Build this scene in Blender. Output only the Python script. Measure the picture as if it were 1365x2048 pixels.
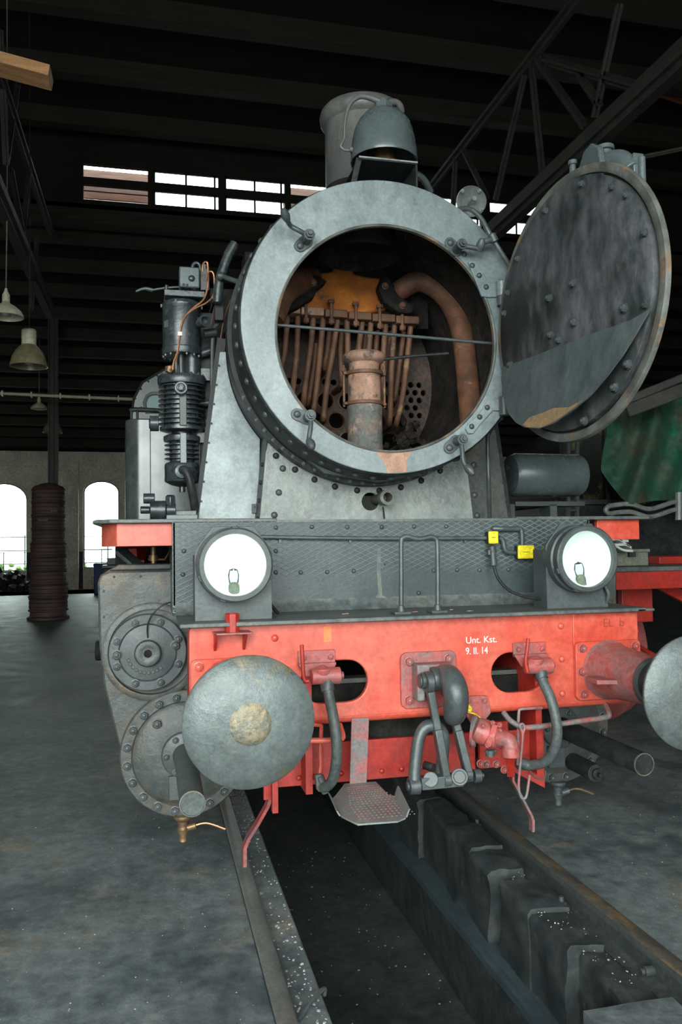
import bpy, bmesh, math, random
from mathutils import Vector, Matrix, Quaternion
random.seed(7)
R = math.radians
PI = math.pi
for o in list(bpy.data.objects): bpy.data.objects.remove(o)
scn = bpy.context.scene
COL = scn.collection

# ------------------------------------------------------------------ camera
CAM = Vector((-1.1897, -3.3802, 1.6223))
YAW, PIT, ROL, FPX = .2321, .0393, -.014, 1598.
fw = Vector((math.sin(YAW)*math.cos(PIT), math.cos(YAW)*math.cos(PIT), math.sin(PIT)))
rt = Vector((math.cos(YAW), -math.sin(YAW), 0))
up = rt.cross(fw)
RX = rt*math.cos(ROL)+up*math.sin(ROL)
UX = -rt*math.sin(ROL)+up*math.cos(ROL)
cd = bpy.data.cameras.new('camera'); cam = bpy.data.objects.new('camera', cd); COL.objects.link(cam)
cd.sensor_fit = 'VERTICAL'; cd.sensor_height = 36; cd.lens = FPX/2048*36; cd.clip_start = .05; cd.clip_end = 300
m = Matrix((RX, UX, -fw)).transposed().to_4x4(); m.translation = CAM
cam.matrix_world = m
scn.camera = cam

# ------------------------------------------------------------------ light
scn.view_settings.view_transform = 'Standard'
scn.view_settings.look = 'None'
scn.view_settings.gamma = 1
scn.view_settings.use_curve_mapping = False
scn.view_settings.exposure = 0.35
w = bpy.data.worlds.new('overcast_sky'); scn.world = w; w.use_nodes = True
bg = w.node_tree.nodes['Background']; bg.inputs[0].default_value = (.9, 1.0, .965, 1); bg.inputs[1].default_value = 7.0

def area(name, loc, target, sx, sy, energy, col):
    l = bpy.data.lights.new(name, 'AREA'); l.shape = 'RECTANGLE'; l.size = sx; l.size_y = sy; l.energy = energy; l.color = col
    o = bpy.data.objects.new(name, l); COL.objects.link(o); o.location = loc
    o.rotation_euler = (Vector(target)-Vector(loc)).to_track_quat('-Z', 'Y').to_euler()
    return o
# daylight through the open engine doors behind the photographer
area('door_daylight', (-3.6, -6.7, 3.7), (-.6, 0, 1.5), 4.6, 3.0, 330, (.93, 1.0, .98))

# ------------------------------------------------------------------ node materials
def ramp(nt, stops):
    n = nt.nodes.new('ShaderNodeValToRGB'); e = n.color_ramp.elements
    e[0].position, e[0].color = stops[0][0], (*stops[0][1], 1)
    e[1].position, e[1].color = stops[-1][0], (*stops[-1][1], 1)
    for p, c in stops[1:-1]:
        k = e.new(p); k.color = (*c, 1)
    return n
def noise(nt, vec, scale, detail=6, rough=.6, dist=0):
    n = nt.nodes.new('ShaderNodeTexNoise'); n.inputs['Scale'].default_value = scale
    n.inputs['Detail'].default_value = detail; n.inputs['Roughness'].default_value = rough
    n.inputs['Distortion'].default_value = dist
    nt.links.new(vec, n.inputs['Vector']); return n
def mixc(nt, fac, a, b):
    n = nt.nodes.new('ShaderNodeMix'); n.data_type = 'RGBA'
    L = nt.links
    for sock, v in ((n.inputs[0], fac), (n.inputs[6], a), (n.inputs[7], b)):
        if hasattr(v, 'default_value') or hasattr(v, 'is_linked'): L.new(v, sock)
        elif isinstance(v, (int, float)): sock.default_value = v
        else: sock.default_value = (*v, 1)
    return n.outputs[2]
def mat(name, col, dirt=None, rust=None, rough=.5, metal=0, scale=6, bump=.25, bscale=60, rustamt=.62, stretch=(1, 1, 1), rvar=.15, diamond=False, spec=.5, drange=(.38, .66), mottle=.7):
    m = bpy.data.materials.new(name); m.use_nodes = True; nt = m.node_tree; b = nt.nodes['Principled BSDF']; L = nt.links
    tc = nt.nodes.new('ShaderNodeTexCoord'); geo = nt.nodes.new('ShaderNodeNewGeometry')
    mp = nt.nodes.new('ShaderNodeMapping'); L.new(geo.outputs['Position'], mp.inputs['Vector']); mp.inputs['Scale'].default_value = stretch
    v = mp.outputs[0]
    c = None
    if dirt:
        n = noise(nt, v, scale, 8, .65)
        r = ramp(nt, [(drange[0], (0, 0, 0)), (drange[1], (1, 1, 1))]); L.new(n.outputs[0], r.inputs[0])
        c = mixc(nt, r.outputs[0], col, dirt)
    if rust:
        n2 = noise(nt, v, scale*.8, 10, .7, .4)
        r2 = ramp(nt, [(rustamt, (0, 0, 0)), (min(rustamt+.1, 1), (1, 1, 1))]); L.new(n2.outputs[0], r2.inputs[0])
        c = mixc(nt, r2.outputs[0], c if c else col, rust)
    fine = noise(nt, geo.outputs['Position'], bscale, 6, .7)
    if c:
        f2 = ramp(nt, [(.3, (.78, .78, .78)), (.7, (1.15, 1.15, 1.15))]); L.new(fine.outputs[0], f2.inputs[0])
        mm = nt.nodes.new('ShaderNodeMix'); mm.data_type = 'RGBA'; mm.blend_type = 'MULTIPLY'; mm.inputs[0].default_value = 1
        mo = noise(nt, v, max(scale*4, 12), 10, .72, .2); mr = ramp(nt, [(.34, (.55, .55, .56)), (.5, (1, 1, 1)), (.68, (1.45, 1.42, 1.38))]); L.new(mo.outputs[0], mr.inputs[0])
        m2 = nt.nodes.new('ShaderNodeMix'); m2.data_type = 'RGBA'; m2.blend_type = 'MULTIPLY'; m2.inputs[0].default_value = mottle
        L.new(c, mm.inputs[6]); L.new(f2.outputs[0], mm.inputs[7]); L.new(mm.outputs[2], m2.inputs[6]); L.new(mr.outputs[0], m2.inputs[7]); basec = m2.outputs[2]
        if diamond: DIA = (basec, m2)
        L.new(basec, b.inputs['Base Color'])
    else: b.inputs['Base Color'].default_value = (*col, 1)
    rn = noise(nt, v, scale*2, 5); rr = nt.nodes.new('ShaderNodeMapRange'); L.new(rn.outputs[0], rr.inputs[0])
    rr.inputs[3].default_value = max(rough-rvar, .05); rr.inputs[4].default_value = min(rough+rvar, 1)
    L.new(rr.outputs[0], b.inputs['Roughness'])
    b.inputs['Metallic'].default_value = metal; b.inputs['Specular IOR Level'].default_value = spec
    bp = nt.nodes.new('ShaderNodeBump'); bp.inputs['Strength'].default_value = bump; bp.inputs['Distance'].default_value = .004
    h = fine.outputs[0]
    n3 = noise(nt, geo.outputs['Position'], 9, 3)
    ad = nt.nodes.new('ShaderNodeMath'); ad.operation = 'ADD'; L.new(h, ad.inputs[0]); L.new(n3.outputs[0], ad.inputs[1]); h = ad.outputs[0]
    if diamond:
        # raised lozenge tread of chequer plate
        sx = nt.nodes.new('ShaderNodeSeparateXYZ'); L.new(geo.outputs['Position'], sx.inputs[0])
        hs = []
        for sg in (1, -1):
            a = nt.nodes.new('ShaderNodeMath'); a.operation = 'MULTIPLY'; a.inputs[1].default_value = sg*19.0; L.new(sx.outputs[0], a.inputs[0])
            bb = nt.nodes.new('ShaderNodeMath'); bb.operation = 'MULTIPLY_ADD'; bb.inputs[1].default_value = 40.0; L.new(sx.outputs[2], bb.inputs[0]); L.new(a.outputs[0], bb.inputs[2])
            p = nt.nodes.new('ShaderNodeMath'); p.operation = 'PINGPONG'; p.inputs[1].default_value = .5; L.new(bb.outputs[0], p.inputs[0])
            q = nt.nodes.new('ShaderNodeMapRange'); q.inputs[1].default_value = 0; q.inputs[2].default_value = .13; q.inputs[3].default_value = 1; q.inputs[4].default_value = 0; L.new(p.outputs[0], q.inputs[0]); hs.append(q.outputs[0])
        mx = nt.nodes.new('ShaderNodeMath'); mx.operation = 'MAXIMUM'; L.new(hs[0], mx.inputs[0]); L.new(hs[1], mx.inputs[1])
        hz = nt.nodes.new('ShaderNodeMapRange'); hz.inputs[1].default_value = 1.46; hz.inputs[2].default_value = 1.54; L.new(sx.outputs[2], hz.inputs[0])
        lx = nt.nodes.new('ShaderNodeMapRange'); lx.inputs[1].default_value = -1.0; lx.inputs[2].default_value = -1.02; L.new(sx.outputs[0], lx.inputs[0])
        mh = nt.nodes.new('ShaderNodeMath'); mh.operation = 'MAXIMUM'; L.new(hz.outputs[0], mh.inputs[0]); L.new(lx.outputs[0], mh.inputs[1])
        ml = nt.nodes.new('ShaderNodeMath'); ml.operation = 'MULTIPLY'; L.new(mx.outputs[0], ml.inputs[0]); L.new(mh.outputs[0], ml.inputs[1])
        sc_ = nt.nodes.new('ShaderNodeMath'); sc_.operation = 'MULTIPLY'; sc_.inputs[1].default_value = .75; L.new(ml.outputs[0], sc_.inputs[0])
        L.new(mixc(nt, sc_.outputs[0], basec, (.21, .24, .24)), b.inputs['Base Color'])
        ad2 = nt.nodes.new('ShaderNodeMath'); ad2.operation = 'MULTIPLY_ADD'; ad2.inputs[1].default_value = 1.4; L.new(ml.outputs[0], ad2.inputs[0]); L.new(h, ad2.inputs[2]); h = ad2.outputs[0]
    L.new(h, bp.inputs['Height']); L.new(bp.outputs[0], b.inputs['Normal'])
    return m

M = {}
M['ring'] = mat('ring_grey_paint', (.235, .27, .275), (.13, .16, .168), (.16, .165, .155), rough=.3, scale=3.2, rustamt=.62, bump=.22, stretch=(1, 1, .7), rvar=.2)
M['saddle'] = mat('saddle_grey_paint', (.25, .265, .245), (.14, .155, .15), (.1, .085, .06), rough=.3, scale=3, rustamt=.64, bump=.9, bscale=22, rvar=.2)
M['wing'] = mat('wing_grey_lit', (.29, .33, .335), (.19, .225, .23), (.14, .15, .14), rough=.3, scale=2.6, bump=.25, rustamt=.66)  # paler grey, the light falling on the wing is in the colour
M['dark'] = mat('black_engine_paint', (.018, .021, .022), (.038, .04, .038), rough=.45, scale=7, bump=.2, spec=.2)
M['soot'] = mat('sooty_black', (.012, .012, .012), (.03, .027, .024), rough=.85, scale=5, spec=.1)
M['mid'] = mat('weathered_grey_paint', (.07, .083, .084), (.04, .048, .05), (.10, .085, .06), rough=.4, scale=7, rustamt=.62, bump=.4)
M['apron'] = mat('chequer_plate_paint', (.05, .066, .07), (.032, .042, .045), (.13, .115, .085), rough=.38, scale=3.2, rustamt=.66, bump=.35, diamond=True)
M['foot'] = mat('footplate_paint', (.065, .078, .08), (.12, .125, .115), (.22, .19, .14), rough=.42, scale=7, rustamt=.62)
M['red'] = mat('faded_red_paint', (.58, .07, .042), (.57, .115, .075), (.42, .075, .055), rough=.36, scale=4, rustamt=.66, mottle=.35, bump=.15, bscale=40)
M['red2'] = mat('signal_red_paint', (.43, .024, .015), (.3, .028, .02), (.14, .03, .025), rough=.45, scale=6, rustamt=.62)
M['reddirt'] = mat('grimy_red_paint', (.43, .08, .07), (.2, .105, .105), (.13, .11, .11), rough=.42, scale=14, rustamt=.6, bump=.4)
M['redgrey'] = mat('worn_red_over_grey', (.17, .16, .16), (.36, .09, .085), rough=.5, scale=13, drange=(.45, .62))
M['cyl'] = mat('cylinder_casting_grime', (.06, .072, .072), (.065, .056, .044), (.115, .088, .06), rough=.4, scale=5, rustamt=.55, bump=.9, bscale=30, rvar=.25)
M['plate'] = mat('greased_buffer_face', (.125, .145, .145), (.075, .088, .085), (.17, .14, .085), rough=.34, scale=5, rustamt=.54, bump=.5, metal=.25, rvar=.2)
M['worn'] = mat('worn_bare_boss', (.15, .15, .13), (.27, .21, .12), (.24, .26, .26), rough=.32, scale=14, metal=.4, bump=.9)
M['shackle'] = mat('grey_coupling_steel', (.088, .102, .104), (.05, .058, .06), rough=.36, scale=10, metal=.2, bump=.35)
M['hose'] = mat('grey_rubber_hose', (.062, .075, .076), (.09, .1, .097), rough=.5, scale=12, bump=.35)
M['copper'] = mat('copper_pipe', (.62, .27, .14), (.5, .24, .13), rough=.35, metal=.8, scale=10)
M['rusttube'] = mat('sooty_rust_tube', (.2, .085, .045), (.08, .04, .025), (.33, .2, .09), rough=.6, scale=11, rustamt=.58, bump=.7)
M['ruststack'] = mat('flaking_rust_stack', (.5, .28, .2), (.27, .15, .1), (.07, .072, .066), rough=.7, scale=12, rustamt=.52, bump=1)
M['ochre'] = mat('ochre_burnt_casting', (.62, .19, .015), (.34, .08, .01), (.08, .03, .012), rough=.7, scale=7, rustamt=.6)
M['flueplate'] = mat('ashy_tube_plate', (.06, .05, .045), (.13, .08, .065), rough=.85, scale=12)
M['box_in'] = mat('smokebox_inside', (.022, .02, .019), (.05, .04, .036), (.16, .07, .05), rough=.9, scale=5, rustamt=.66, spec=.1)
M['ash'] = mat('grey_ash_floor', (.13, .155, .155), (.06, .065, .065), rough=.9, scale=9)
M['doorin'] = mat('burnt_door_liner', (.025, .03, .03), (.10, .10, .108), (.23, .14, .13), rough=.45, scale=3.2, rustamt=.57, stretch=(1, 1, .5), bump=.8, drange=(.42, .6))
M['flap'] = mat('door_flap_plate', (.07, .088, .09), (.10, .118, .118), rough=.38, scale=2.4, stretch=(1, 1.6, .7))
M['rim'] = mat('door_rim_scale', (.15, .155, .14), (.06, .06, .052), (.27, .14, .06), rough=.55, scale=10, rustamt=.56, bump=.9)
M['chimney'] = mat('chimney_iron', (.13, .128, .12), (.065, .07, .07), (.19, .14, .10), rough=.42, scale=7, rustamt=.58, stretch=(1, 1, .3))
M['bell'] = mat('bell_grey_paint', (.10, .125, .127), (.07, .088, .09), rough=.26, scale=6, bump=.2, rvar=.08, mottle=.25)
M['pump'] = mat('oily_pump_black', (.022, .027, .03), (.045, .052, .056), (.09, .07, .05), rough=.24, scale=9, bump=.4, spec=.6, rustamt=.66)
M['white'] = mat('plain_white_and_sky_glare', (.93, .93, .93), rough=.35, bump=0)  # plain white; in the headlamp dishes it stands for reflected sky
M['letter'] = mat('white_stencil_paint', (.85, .82, .8), rough=.5, bump=0)
M['rustletter'] = mat('rust_red_lettering', (.33, .04, .02), rough=.7, bump=0)
M['yellow'] = mat('yellow_box_lid', (.85, .68, .02), (.7, .55, .02), rough=.4, scale=20, bump=.1)
M['orangewash'] = mat('old_orange_primer', (.75, .2, .045), (.66, .15, .06), rough=.5, scale=12)
M['cream'] = mat('cream_enamel', (.62, .57, .42), (.5, .45, .33), rough=.4, scale=10, bump=.05)
M['shade'] = mat('dusty_lamp_shade', (.26, .23, .13), (.16, .14, .08), rough=.35, scale=14, bump=.05)
M['brass'] = mat('dull_brass', (.32, .2, .1), (.16, .1, .06), rough=.4, metal=.6, scale=20)
M['concrete'] = mat('oily_concrete', (.065, .083, .088), (.15, .175, .178), (.21, .185, .145), rough=.55, scale=1.5, rustamt=.565, bump=.9, bscale=38, rvar=.2, drange=(.38, .58), mottle=.8)
M['pitfloor'] = mat('pit_floor_dirt', (.025, .03, .032), (.055, .062, .06), (.1, .085, .07), rough=.85, scale=4, rustamt=.62, bump=1)
M['stone'] = mat('sooty_stone', (.026, .032, .034), (.055, .063, .062), (.16, .17, .15), rough=.6, scale=4, rustamt=.64, bump=1, bscale=25)
M['ledge'] = mat('ledge_greasy_top', (.07, .1, .115), (.045, .06, .068), rough=.4, scale=6, bump=.5)
M['rail'] = mat('rail_head_steel', (.13, .125, .11), (.08, .078, .07), (.26, .17, .09), rough=.42, metal=.3, scale=7, rustamt=.5, stretch=(1, .4, 1))
M['railweb'] = mat('rail_web_grime', (.05, .06, .062), (.08, .085, .08), rough=.6, scale=8)
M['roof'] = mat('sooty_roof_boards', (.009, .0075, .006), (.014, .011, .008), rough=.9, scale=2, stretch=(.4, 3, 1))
M['beam'] = mat('sooty_roof_timber', (.03, .023, .016), (.018, .014, .01), rough=.85, scale=4, stretch=(.3, 3, 3))
M['wood'] = mat('warm_brown_timber', (.16, .045, .012), (.07, .02, .007), (.2, .09, .04), rough=.7, scale=5, rustamt=.6, stretch=(.4, 3, 3))
M['board'] = mat('pale_pine_board', (.95, .5, .24), (.7, .33, .14), rough=.6, scale=5, stretch=(.3, 3, 4))
M['truss'] = mat('sooty_truss_steel', (.022, .022, .02), (.045, .042, .034), (.1, .045, .02), rough=.7, scale=3, rustamt=.62)
M['plaster'] = mat('grimy_wall_plaster', (.72, .69, .57), (.5, .47, .38), (.2, .18, .15), rough=.85, scale=1.2, rustamt=.62)
M['plinth'] = mat('dark_wall_plinth', (.03, .032, .032), (.055, .052, .048), rough=.8, scale=3)
M['stove'] = mat('rusty_brown_stove', (.085, .045, .038), (.05, .032, .028), (.12, .06, .045), rough=.7, scale=3, rustamt=.62)
M['tarp'] = mat('faded_green_tarpaulin', (.008, .10, .06), (.07, .085, .06), (.12, .07, .05), rough=.5, scale=2.4, rustamt=.57, bump=.8, bscale=12)
M['cloth'] = mat('grey_white_cloth', (.55, .56, .54), (.4, .41, .4), rough=.9, scale=12)
M['khaki'] = mat('khaki_metal_box', (.13, .13, .1), (.18, .19, .15), rough=.6, scale=10)
M['tank'] = mat('satin_tank_paint', (.04, .046, .048), (.06, .068, .07), rough=.24, scale=2, bump=.12, bscale=10, spec=.6)
M['peel'] = mat('peeling_yellow_paint', (.03, .032, .028), (.03, .032, .028), (.36, .33, .14), rough=.7, scale=3.5, rustamt=.53)
M['hedge'] = mat('hedge_green', (.12, .2, .05), (.05, .1, .03), rough=.9, scale=6)
M['blue'] = mat('blue_plastic', (.01, .05, .2), (.01, .03, .12), rough=.5)
M['chip'] = mat('pale_litter', (.55, .56, .54), (.16, .16, .15), rough=.8, scale=30)
M['railgrey'] = mat('polished_grey_rail', (.2, .205, .19), (.13, .135, .125), (.22, .17, .12), rough=.4, metal=.3, scale=7, rustamt=.62, stretch=(1, .4, 1))
M['housing'] = mat('dusty_buffer_housing', (.42, .10, .09), (.24, .155, .155), (.17, .15, .15), rough=.4, scale=9, rustamt=.6, bump=.3)
M['limescale'] = mat('limescale_streak', (.2, .185, .14), (.09, .105, .105), rough=.5, scale=16, drange=(.4, .55))
M['stacklow'] = mat('flaking_grey_stack', (.11, .115, .11), (.2, .15, .12), (.45, .28, .2), rough=.7, scale=12, rustamt=.56, bump=1)
M['rustedge'] = mat('scorched_rust_edge', (.34, .2, .09), (.2, .15, .1), (.12, .12, .1), rough=.6, scale=14, rustamt=.6)
M['treadgrey'] = mat('grey_step_tread', (.21, .235, .225), (.15, .165, .16), (.3, .12, .12), rough=.4, scale=8, rustamt=.64, bump=.4)
gm = bpy.data.materials.new('clear_glass'); gm.use_nodes = True; nt = gm.node_tree
for n in list(nt.nodes): nt.nodes.remove(n)
out = nt.nodes.new('ShaderNodeOutputMaterial'); tr = nt.nodes.new('ShaderNodeBsdfTransparent'); gl = nt.nodes.new('ShaderNodeBsdfGlossy'); gl.inputs['Roughness'].default_value = .03
fr = nt.nodes.new('ShaderNodeFresnel'); fr.inputs[0].default_value = 1.3; mx = nt.nodes.new('ShaderNodeMixShader')
nt.links.new(fr.outputs[0], mx.inputs[0]); nt.links.new(tr.outputs[0], mx.inputs[1]); nt.links.new(gl.outputs[0], mx.inputs[2]); nt.links.new(mx.outputs[0], out.inputs[0])
tr.inputs[0].default_value = (.93, .97, .95, 1)
M['glass'] = gm
M['mirror'] = mat('pale_reflecting_glass', (.3, .42, .42), rough=.08, bump=0, spec=1, rvar=.02)

# ------------------------------------------------------------------ geometry helpers
def V(px, py, Y):            # the point of the plane y=Y seen at photograph position px, py
    d = fw+RX*((px-682.5)/FPX)-UX*((py-1024)/FPX); return CAM+d*((Y-CAM.y)/d.y)
def VZ(px, py, Z):
    d = fw+RX*((px-682.5)/FPX)-UX*((py-1024)/FPX); return CAM+d*((Z-CAM.z)/d.z)
def VX(px, py, X):
    d = fw+RX*((px-682.5)/FPX)-UX*((py-1024)/FPX); return CAM+d*((X-CAM.x)/d.x)
def basis(ax):
    ax = Vector(ax).normalized(); t = Vector((0, 0, 1)) if abs(ax.z) < .95 else Vector((1, 0, 0))
    u = t.cross(ax).normalized(); v = ax.cross(u); return u, v, ax

class MB:
    def __init__(s): s.v = []; s.f = []; s.mi = []; s.m = 0
    def add(s, vs, fs):
        n = len(s.v); s.v += [Vector(p) for p in vs]; s.f += [[i+n for i in f] for f in fs]; s.mi += [s.m]*len(fs); return s
    def box(s, lo, hi, rot=None, c=None):
        x0, y0, z0 = lo; x1, y1, z1 = hi
        vs = [Vector(p) for p in ((x0, y0, z0), (x1, y0, z0), (x1, y1, z0), (x0, y1, z0), (x0, y0, z1), (x1, y0, z1), (x1, y1, z1), (x0, y1, z1))]
        if rot is not None:
            ce = Vector(c) if c is not None else sum(vs, Vector())/8
            vs = [ce+rot @ (p-ce) for p in vs]
        return s.add(vs, [(0, 3, 2, 1), (4, 5, 6, 7), (0, 1, 5, 4), (1, 2, 6, 5), (2, 3, 7, 6), (3, 0, 4, 7)])
    def cbox(s, c, d, rot=None):
        c = Vector(c); d = Vector(d)/2; return s.box(c-d, c+d, rot, c)
    def bar(s, p0, p1, w, h, upv=(0, 0, 1)):
        p0 = Vector(p0); p1 = Vector(p1); a = (p1-p0).normalized(); x = a.cross(Vector(upv))
        if x.length < 1e-4: x = a.cross(Vector((0, 1, 0)))
        x.normalize(); y = x.cross(a); vs = []
        for p in (p0, p1):
            for sx, sy in ((-1, -1), (1, -1), (1, 1), (-1, 1)): vs.append(p+x*sx*w/2+y*sy*h/2)
        return s.add(vs, [(0, 3, 2, 1), (4, 5, 6, 7), (0, 1, 5, 4), (1, 2, 6, 5), (2, 3, 7, 6), (3, 0, 4, 7)])
    def lathe(s, prof, o, ax=(0, 0, 1), n=32, phase=0, cap=True):     # prof: list of (radius, height along ax)
        u, v, a = basis(ax); o = Vector(o); vs = []; fs = []
        for r, h in prof:
            for k in range(n):
                t = 2*PI*k/n+phase; vs.append(o+a*h+(u*math.cos(t)+v*math.sin(t))*max(r, 1e-5))
        for i in range(len(prof)-1):
            for k in range(n):
                k2 = (k+1) % n; fs.append((i*n+k, i*n+k2, (i+1)*n+k2, (i+1)*n+k))
        if cap and prof[0][0] > 1e-4 and prof[0] != prof[-1]: fs.append(tuple(range(n))[::-1])
        if cap and prof[-1][0] > 1e-4 and prof[0] != prof[-1]: fs.append(tuple((len(prof)-1)*n+k for k in range(n)))
        return s.add(vs, fs)
    def cyl(s, p0, p1, r0, r1=None, n=24, ch=0):
        p0 = Vector(p0); p1 = Vector(p1); r1 = r0 if r1 is None else r1; h = (p1-p0).length
        pr = [(r0, 0), (r1, h)] if not ch else [(r0-ch, 0), (r0, ch), (r1, h-ch), (r1-ch, h)]
        return s.lathe(pr, p0, p1-p0, n)
    def tube(s, pts, r, n=12, sm=6, cap=True):
        P = [Vector(p) for p in pts]
        if sm and len(P) > 2:
            Q = []
            for i in range(len(P)-1):
                a = P[max(i-1, 0)]; b = P[i]; c = P[i+1]; d = P[min(i+2, len(P)-1)]
                for k in range(sm):
                    t = k/sm; Q.append(.5*((2*b)+(c-a)*t+(2*a-5*b+4*c-d)*t*t+(3*b-a-3*c+d)*t**3))
            Q.append(P[-1]); P = Q
        rr = r if callable(r) else (lambda t: r)
        vs = []; fs = []; u = None
        for i, p in enumerate(P):
            t = (P[min(i+1, len(P)-1)]-P[max(i-1, 0)]).normalized()
            if u is None: u = basis(t)[0]
            u = (u-t*u.dot(t)).normalized(); v = t.cross(u); rad = rr(i/(len(P)-1))
            for k in range(n): vs.append(p+(u*math.cos(2*PI*k/n)+v*math.sin(2*PI*k/n))*rad)
        for i in range(len(P)-1):
            for k in range(n):
                k2 = (k+1) % n; fs.append((i*n+k, i*n+k2, (i+1)*n+k2, (i+1)*n+k))
        if cap: fs.append(tuple(range(n))[::-1]); fs.append(tuple((len(P)-1)*n+k for k in range(n)))
        return s.add(vs, fs)
    def prism(s, poly, o, u, v, th):       # poly 2D in plane u,v at o; extruded by vector th
        o = Vector(o); u = Vector(u); v = Vector(v); th = Vector(th); n = len(poly)
        vs = [o+u*a+v*b for a, b in poly]+[o+u*a+v*b+th for a, b in poly]
        fs = [tuple(range(n))[::-1], tuple(range(n, 2*n))]+[(i, (i+1) % n, n+(i+1) % n, n+i) for i in range(n)]
        return s.add(vs, fs)
    def rivet(s, p, ax, r, n=10):
        return s.lathe([(r, 0), (r*.94, r*.3), (r*.7, r*.58), (r*.35, r*.74), (0, r*.78)], p, ax, n)
    def hexbolt(s, p, ax, r):
        s.lathe([(r*1.25, 0), (r*1.25, r*.18), (r*1.2, r*.2)], p, ax, 16)
        p = Vector(p); a = Vector(ax).normalized(); b = p+a*r*.2
        s.lathe([(r, 0), (r, r*.75), (r*.86, r*.9)], b, ax, 6)
        return s.lathe([(r*.55, 0), (r*.55, r*.35), (r*.3, r*.5), (0, r*.52)], b+a*r*.9, ax, 12)

WL = {}
def wloc(o):
    return WL[o.name] if o is not None else Vector()
def link(name, me, mats, parent=None, loc=Vector(), label=None, bevel=0, ang=35):
    for mt in (mats if isinstance(mats, (list, tuple)) else [mats]): me.materials.append(M[mt])
    o = bpy.data.objects.new(name, me); COL.objects.link(o)
    if bevel:
        b = o.modifiers.new('bevel', 'BEVEL'); b.width = bevel; b.segments = 2; b.limit_method = 'ANGLE'; b.angle_limit = R(40); b.harden_normals = False
    o.location = Vector(loc)-wloc(parent); WL[o.name] = Vector(loc)
    if parent is not None: o.parent = parent
    if label: o['label'] = label
    return o
def build(mb, name, mats, parent=None, bevel=0, label=None, origin=None, ang=38, weld=True):
    if origin is None:
        lo = Vector((min(p[i] for p in mb.v) for i in range(3))); hi = Vector((max(p[i] for p in mb.v) for i in range(3))); origin = (lo+hi)/2
        if parent is None: origin.z = lo.z
    origin = Vector(origin)
    me = bpy.data.meshes.new(name); me.from_pydata([p-origin for p in mb.v], [], mb.f)
    for i, p in enumerate(me.polygons): p.use_smooth = True; p.material_index = mb.mi[i]
    bm = bmesh.new(); bm.from_mesh(me); bmesh.ops.recalc_face_normals(bm, faces=bm.faces); bm.to_mesh(me); bm.free()
    me.set_sharp_from_angle(angle=R(ang)); me.validate()
    return link(name, me, mats, parent, origin, label, bevel)
def empty(name, loc):
    o = bpy.data.objects.new(name, None); o.empty_display_size = .2; COL.objects.link(o); o.location = loc; WL[o.name] = Vector(loc); return o
def tag(o, label, cat, group=None):
    o['label'] = label; o['category'] = cat
    if group: o['group'] = group
    return o
def rough(o, amp=.012, size=.09, sc=4.0):
    # broken, uneven masonry: subdivide and shift the surface by noise
    from mathutils import noise as mn
    bm = bmesh.new(); bm.from_mesh(o.data)
    for _ in range(7):
        ed = [e for e in bm.edges if e.calc_length() > size and min(e.verts[0].co.y, e.verts[1].co.y)+o.location.y < 4.5]
        if not ed or len(bm.verts) > 26000: break
        bmesh.ops.subdivide_edges(bm, edges=ed, cuts=1, use_grid_fill=True)
    for v in bm.verts:
        p = (v.co+o.location); v.co += (mn.noise_vector(p*sc)+mn.noise_vector(p*sc*3)*.4)*amp
    bm.to_mesh(o.data); bm.free()
    for p in o.data.polygons: p.use_smooth = True
    o.data.set_sharp_from_angle(angle=R(50)); return o
def struct(o): o['kind'] = 'structure'; return o
def copy_at(o, loc, quat=None, parent=None):
    c = o.copy(); COL.objects.link(c); parent = parent if parent is not None else o.parent
    c.parent = parent; c.location = Vector(loc)-wloc(parent); WL[c.name] = Vector(loc)
    if quat: c.rotation_mode = 'QUATERNION'; c.rotation_quaternion = quat
    return c
def copy_tree(root, loc):
    c = root.copy(); COL.objects.link(c); c.location = loc; WL[c.name] = Vector(loc)
    def rec(a, b):
        for ch in [x for x in bpy.data.objects if x.parent == a]:
            k = ch.copy(); COL.objects.link(k); k.parent = b; rec(ch, k)
    rec(root, c); return c
BM = {}
def bolts(parent, pts, ax, r, mt, name='bolt', kind='hex'):    # one small object per bolt, sharing one mesh
    for p in pts:
        key = (round(r, 4), mt, kind, name)
        q = Vector((0, 0, 1)).rotation_difference(Vector(ax))
        if key not in BM:
            mb = MB()
            (mb.hexbolt if kind == 'hex' else mb.rivet)((0, 0, 0), (0, 0, 1), r)
            me = bpy.data.meshes.new(name); me.from_pydata(mb.v, [], mb.f)
            for f in me.polygons: f.use_smooth = True
            me.set_sharp_from_angle(angle=R(38)); me.materials.append(M[mt]); BM[key] = me
        o = bpy.data.objects.new(name, BM[key]); COL.objects.link(o); o.rotation_mode = 'QUATERNION'; o.rotation_quaternion = q
        o.location = Vector(p)-wloc(parent); o.parent = parent; WL[o.name] = Vector(p)
def curve_mesh(splines, th, bev=0, holes=True):
    # flat outlines (closed, holes by even-odd) -> solid plate centred on z=0 of the 2D plane
    cu = bpy.data.curves.new('c', 'CURVE'); cu.dimensions = '2D'; cu.fill_mode = 'BOTH'; cu.extrude = th/2-bev; cu.bevel_depth = bev; cu.bevel_resolution = 2; cu.offset = -bev
    for sp in splines:
        s = cu.splines.new('POLY'); s.points.add(len(sp)-1); s.use_cyclic_u = True
        for i, (a, b) in enumerate(sp): s.points[i].co = (a, b, 0, 1)
    o = bpy.data.objects.new('c', cu); COL.objects.link(o)
    dg = bpy.context.evaluated_depsgraph_get(); me = bpy.data.meshes.new_from_object(o.evaluated_get(dg)); bpy.data.objects.remove(o); bpy.data.curves.remove(cu)
    return me
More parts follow.
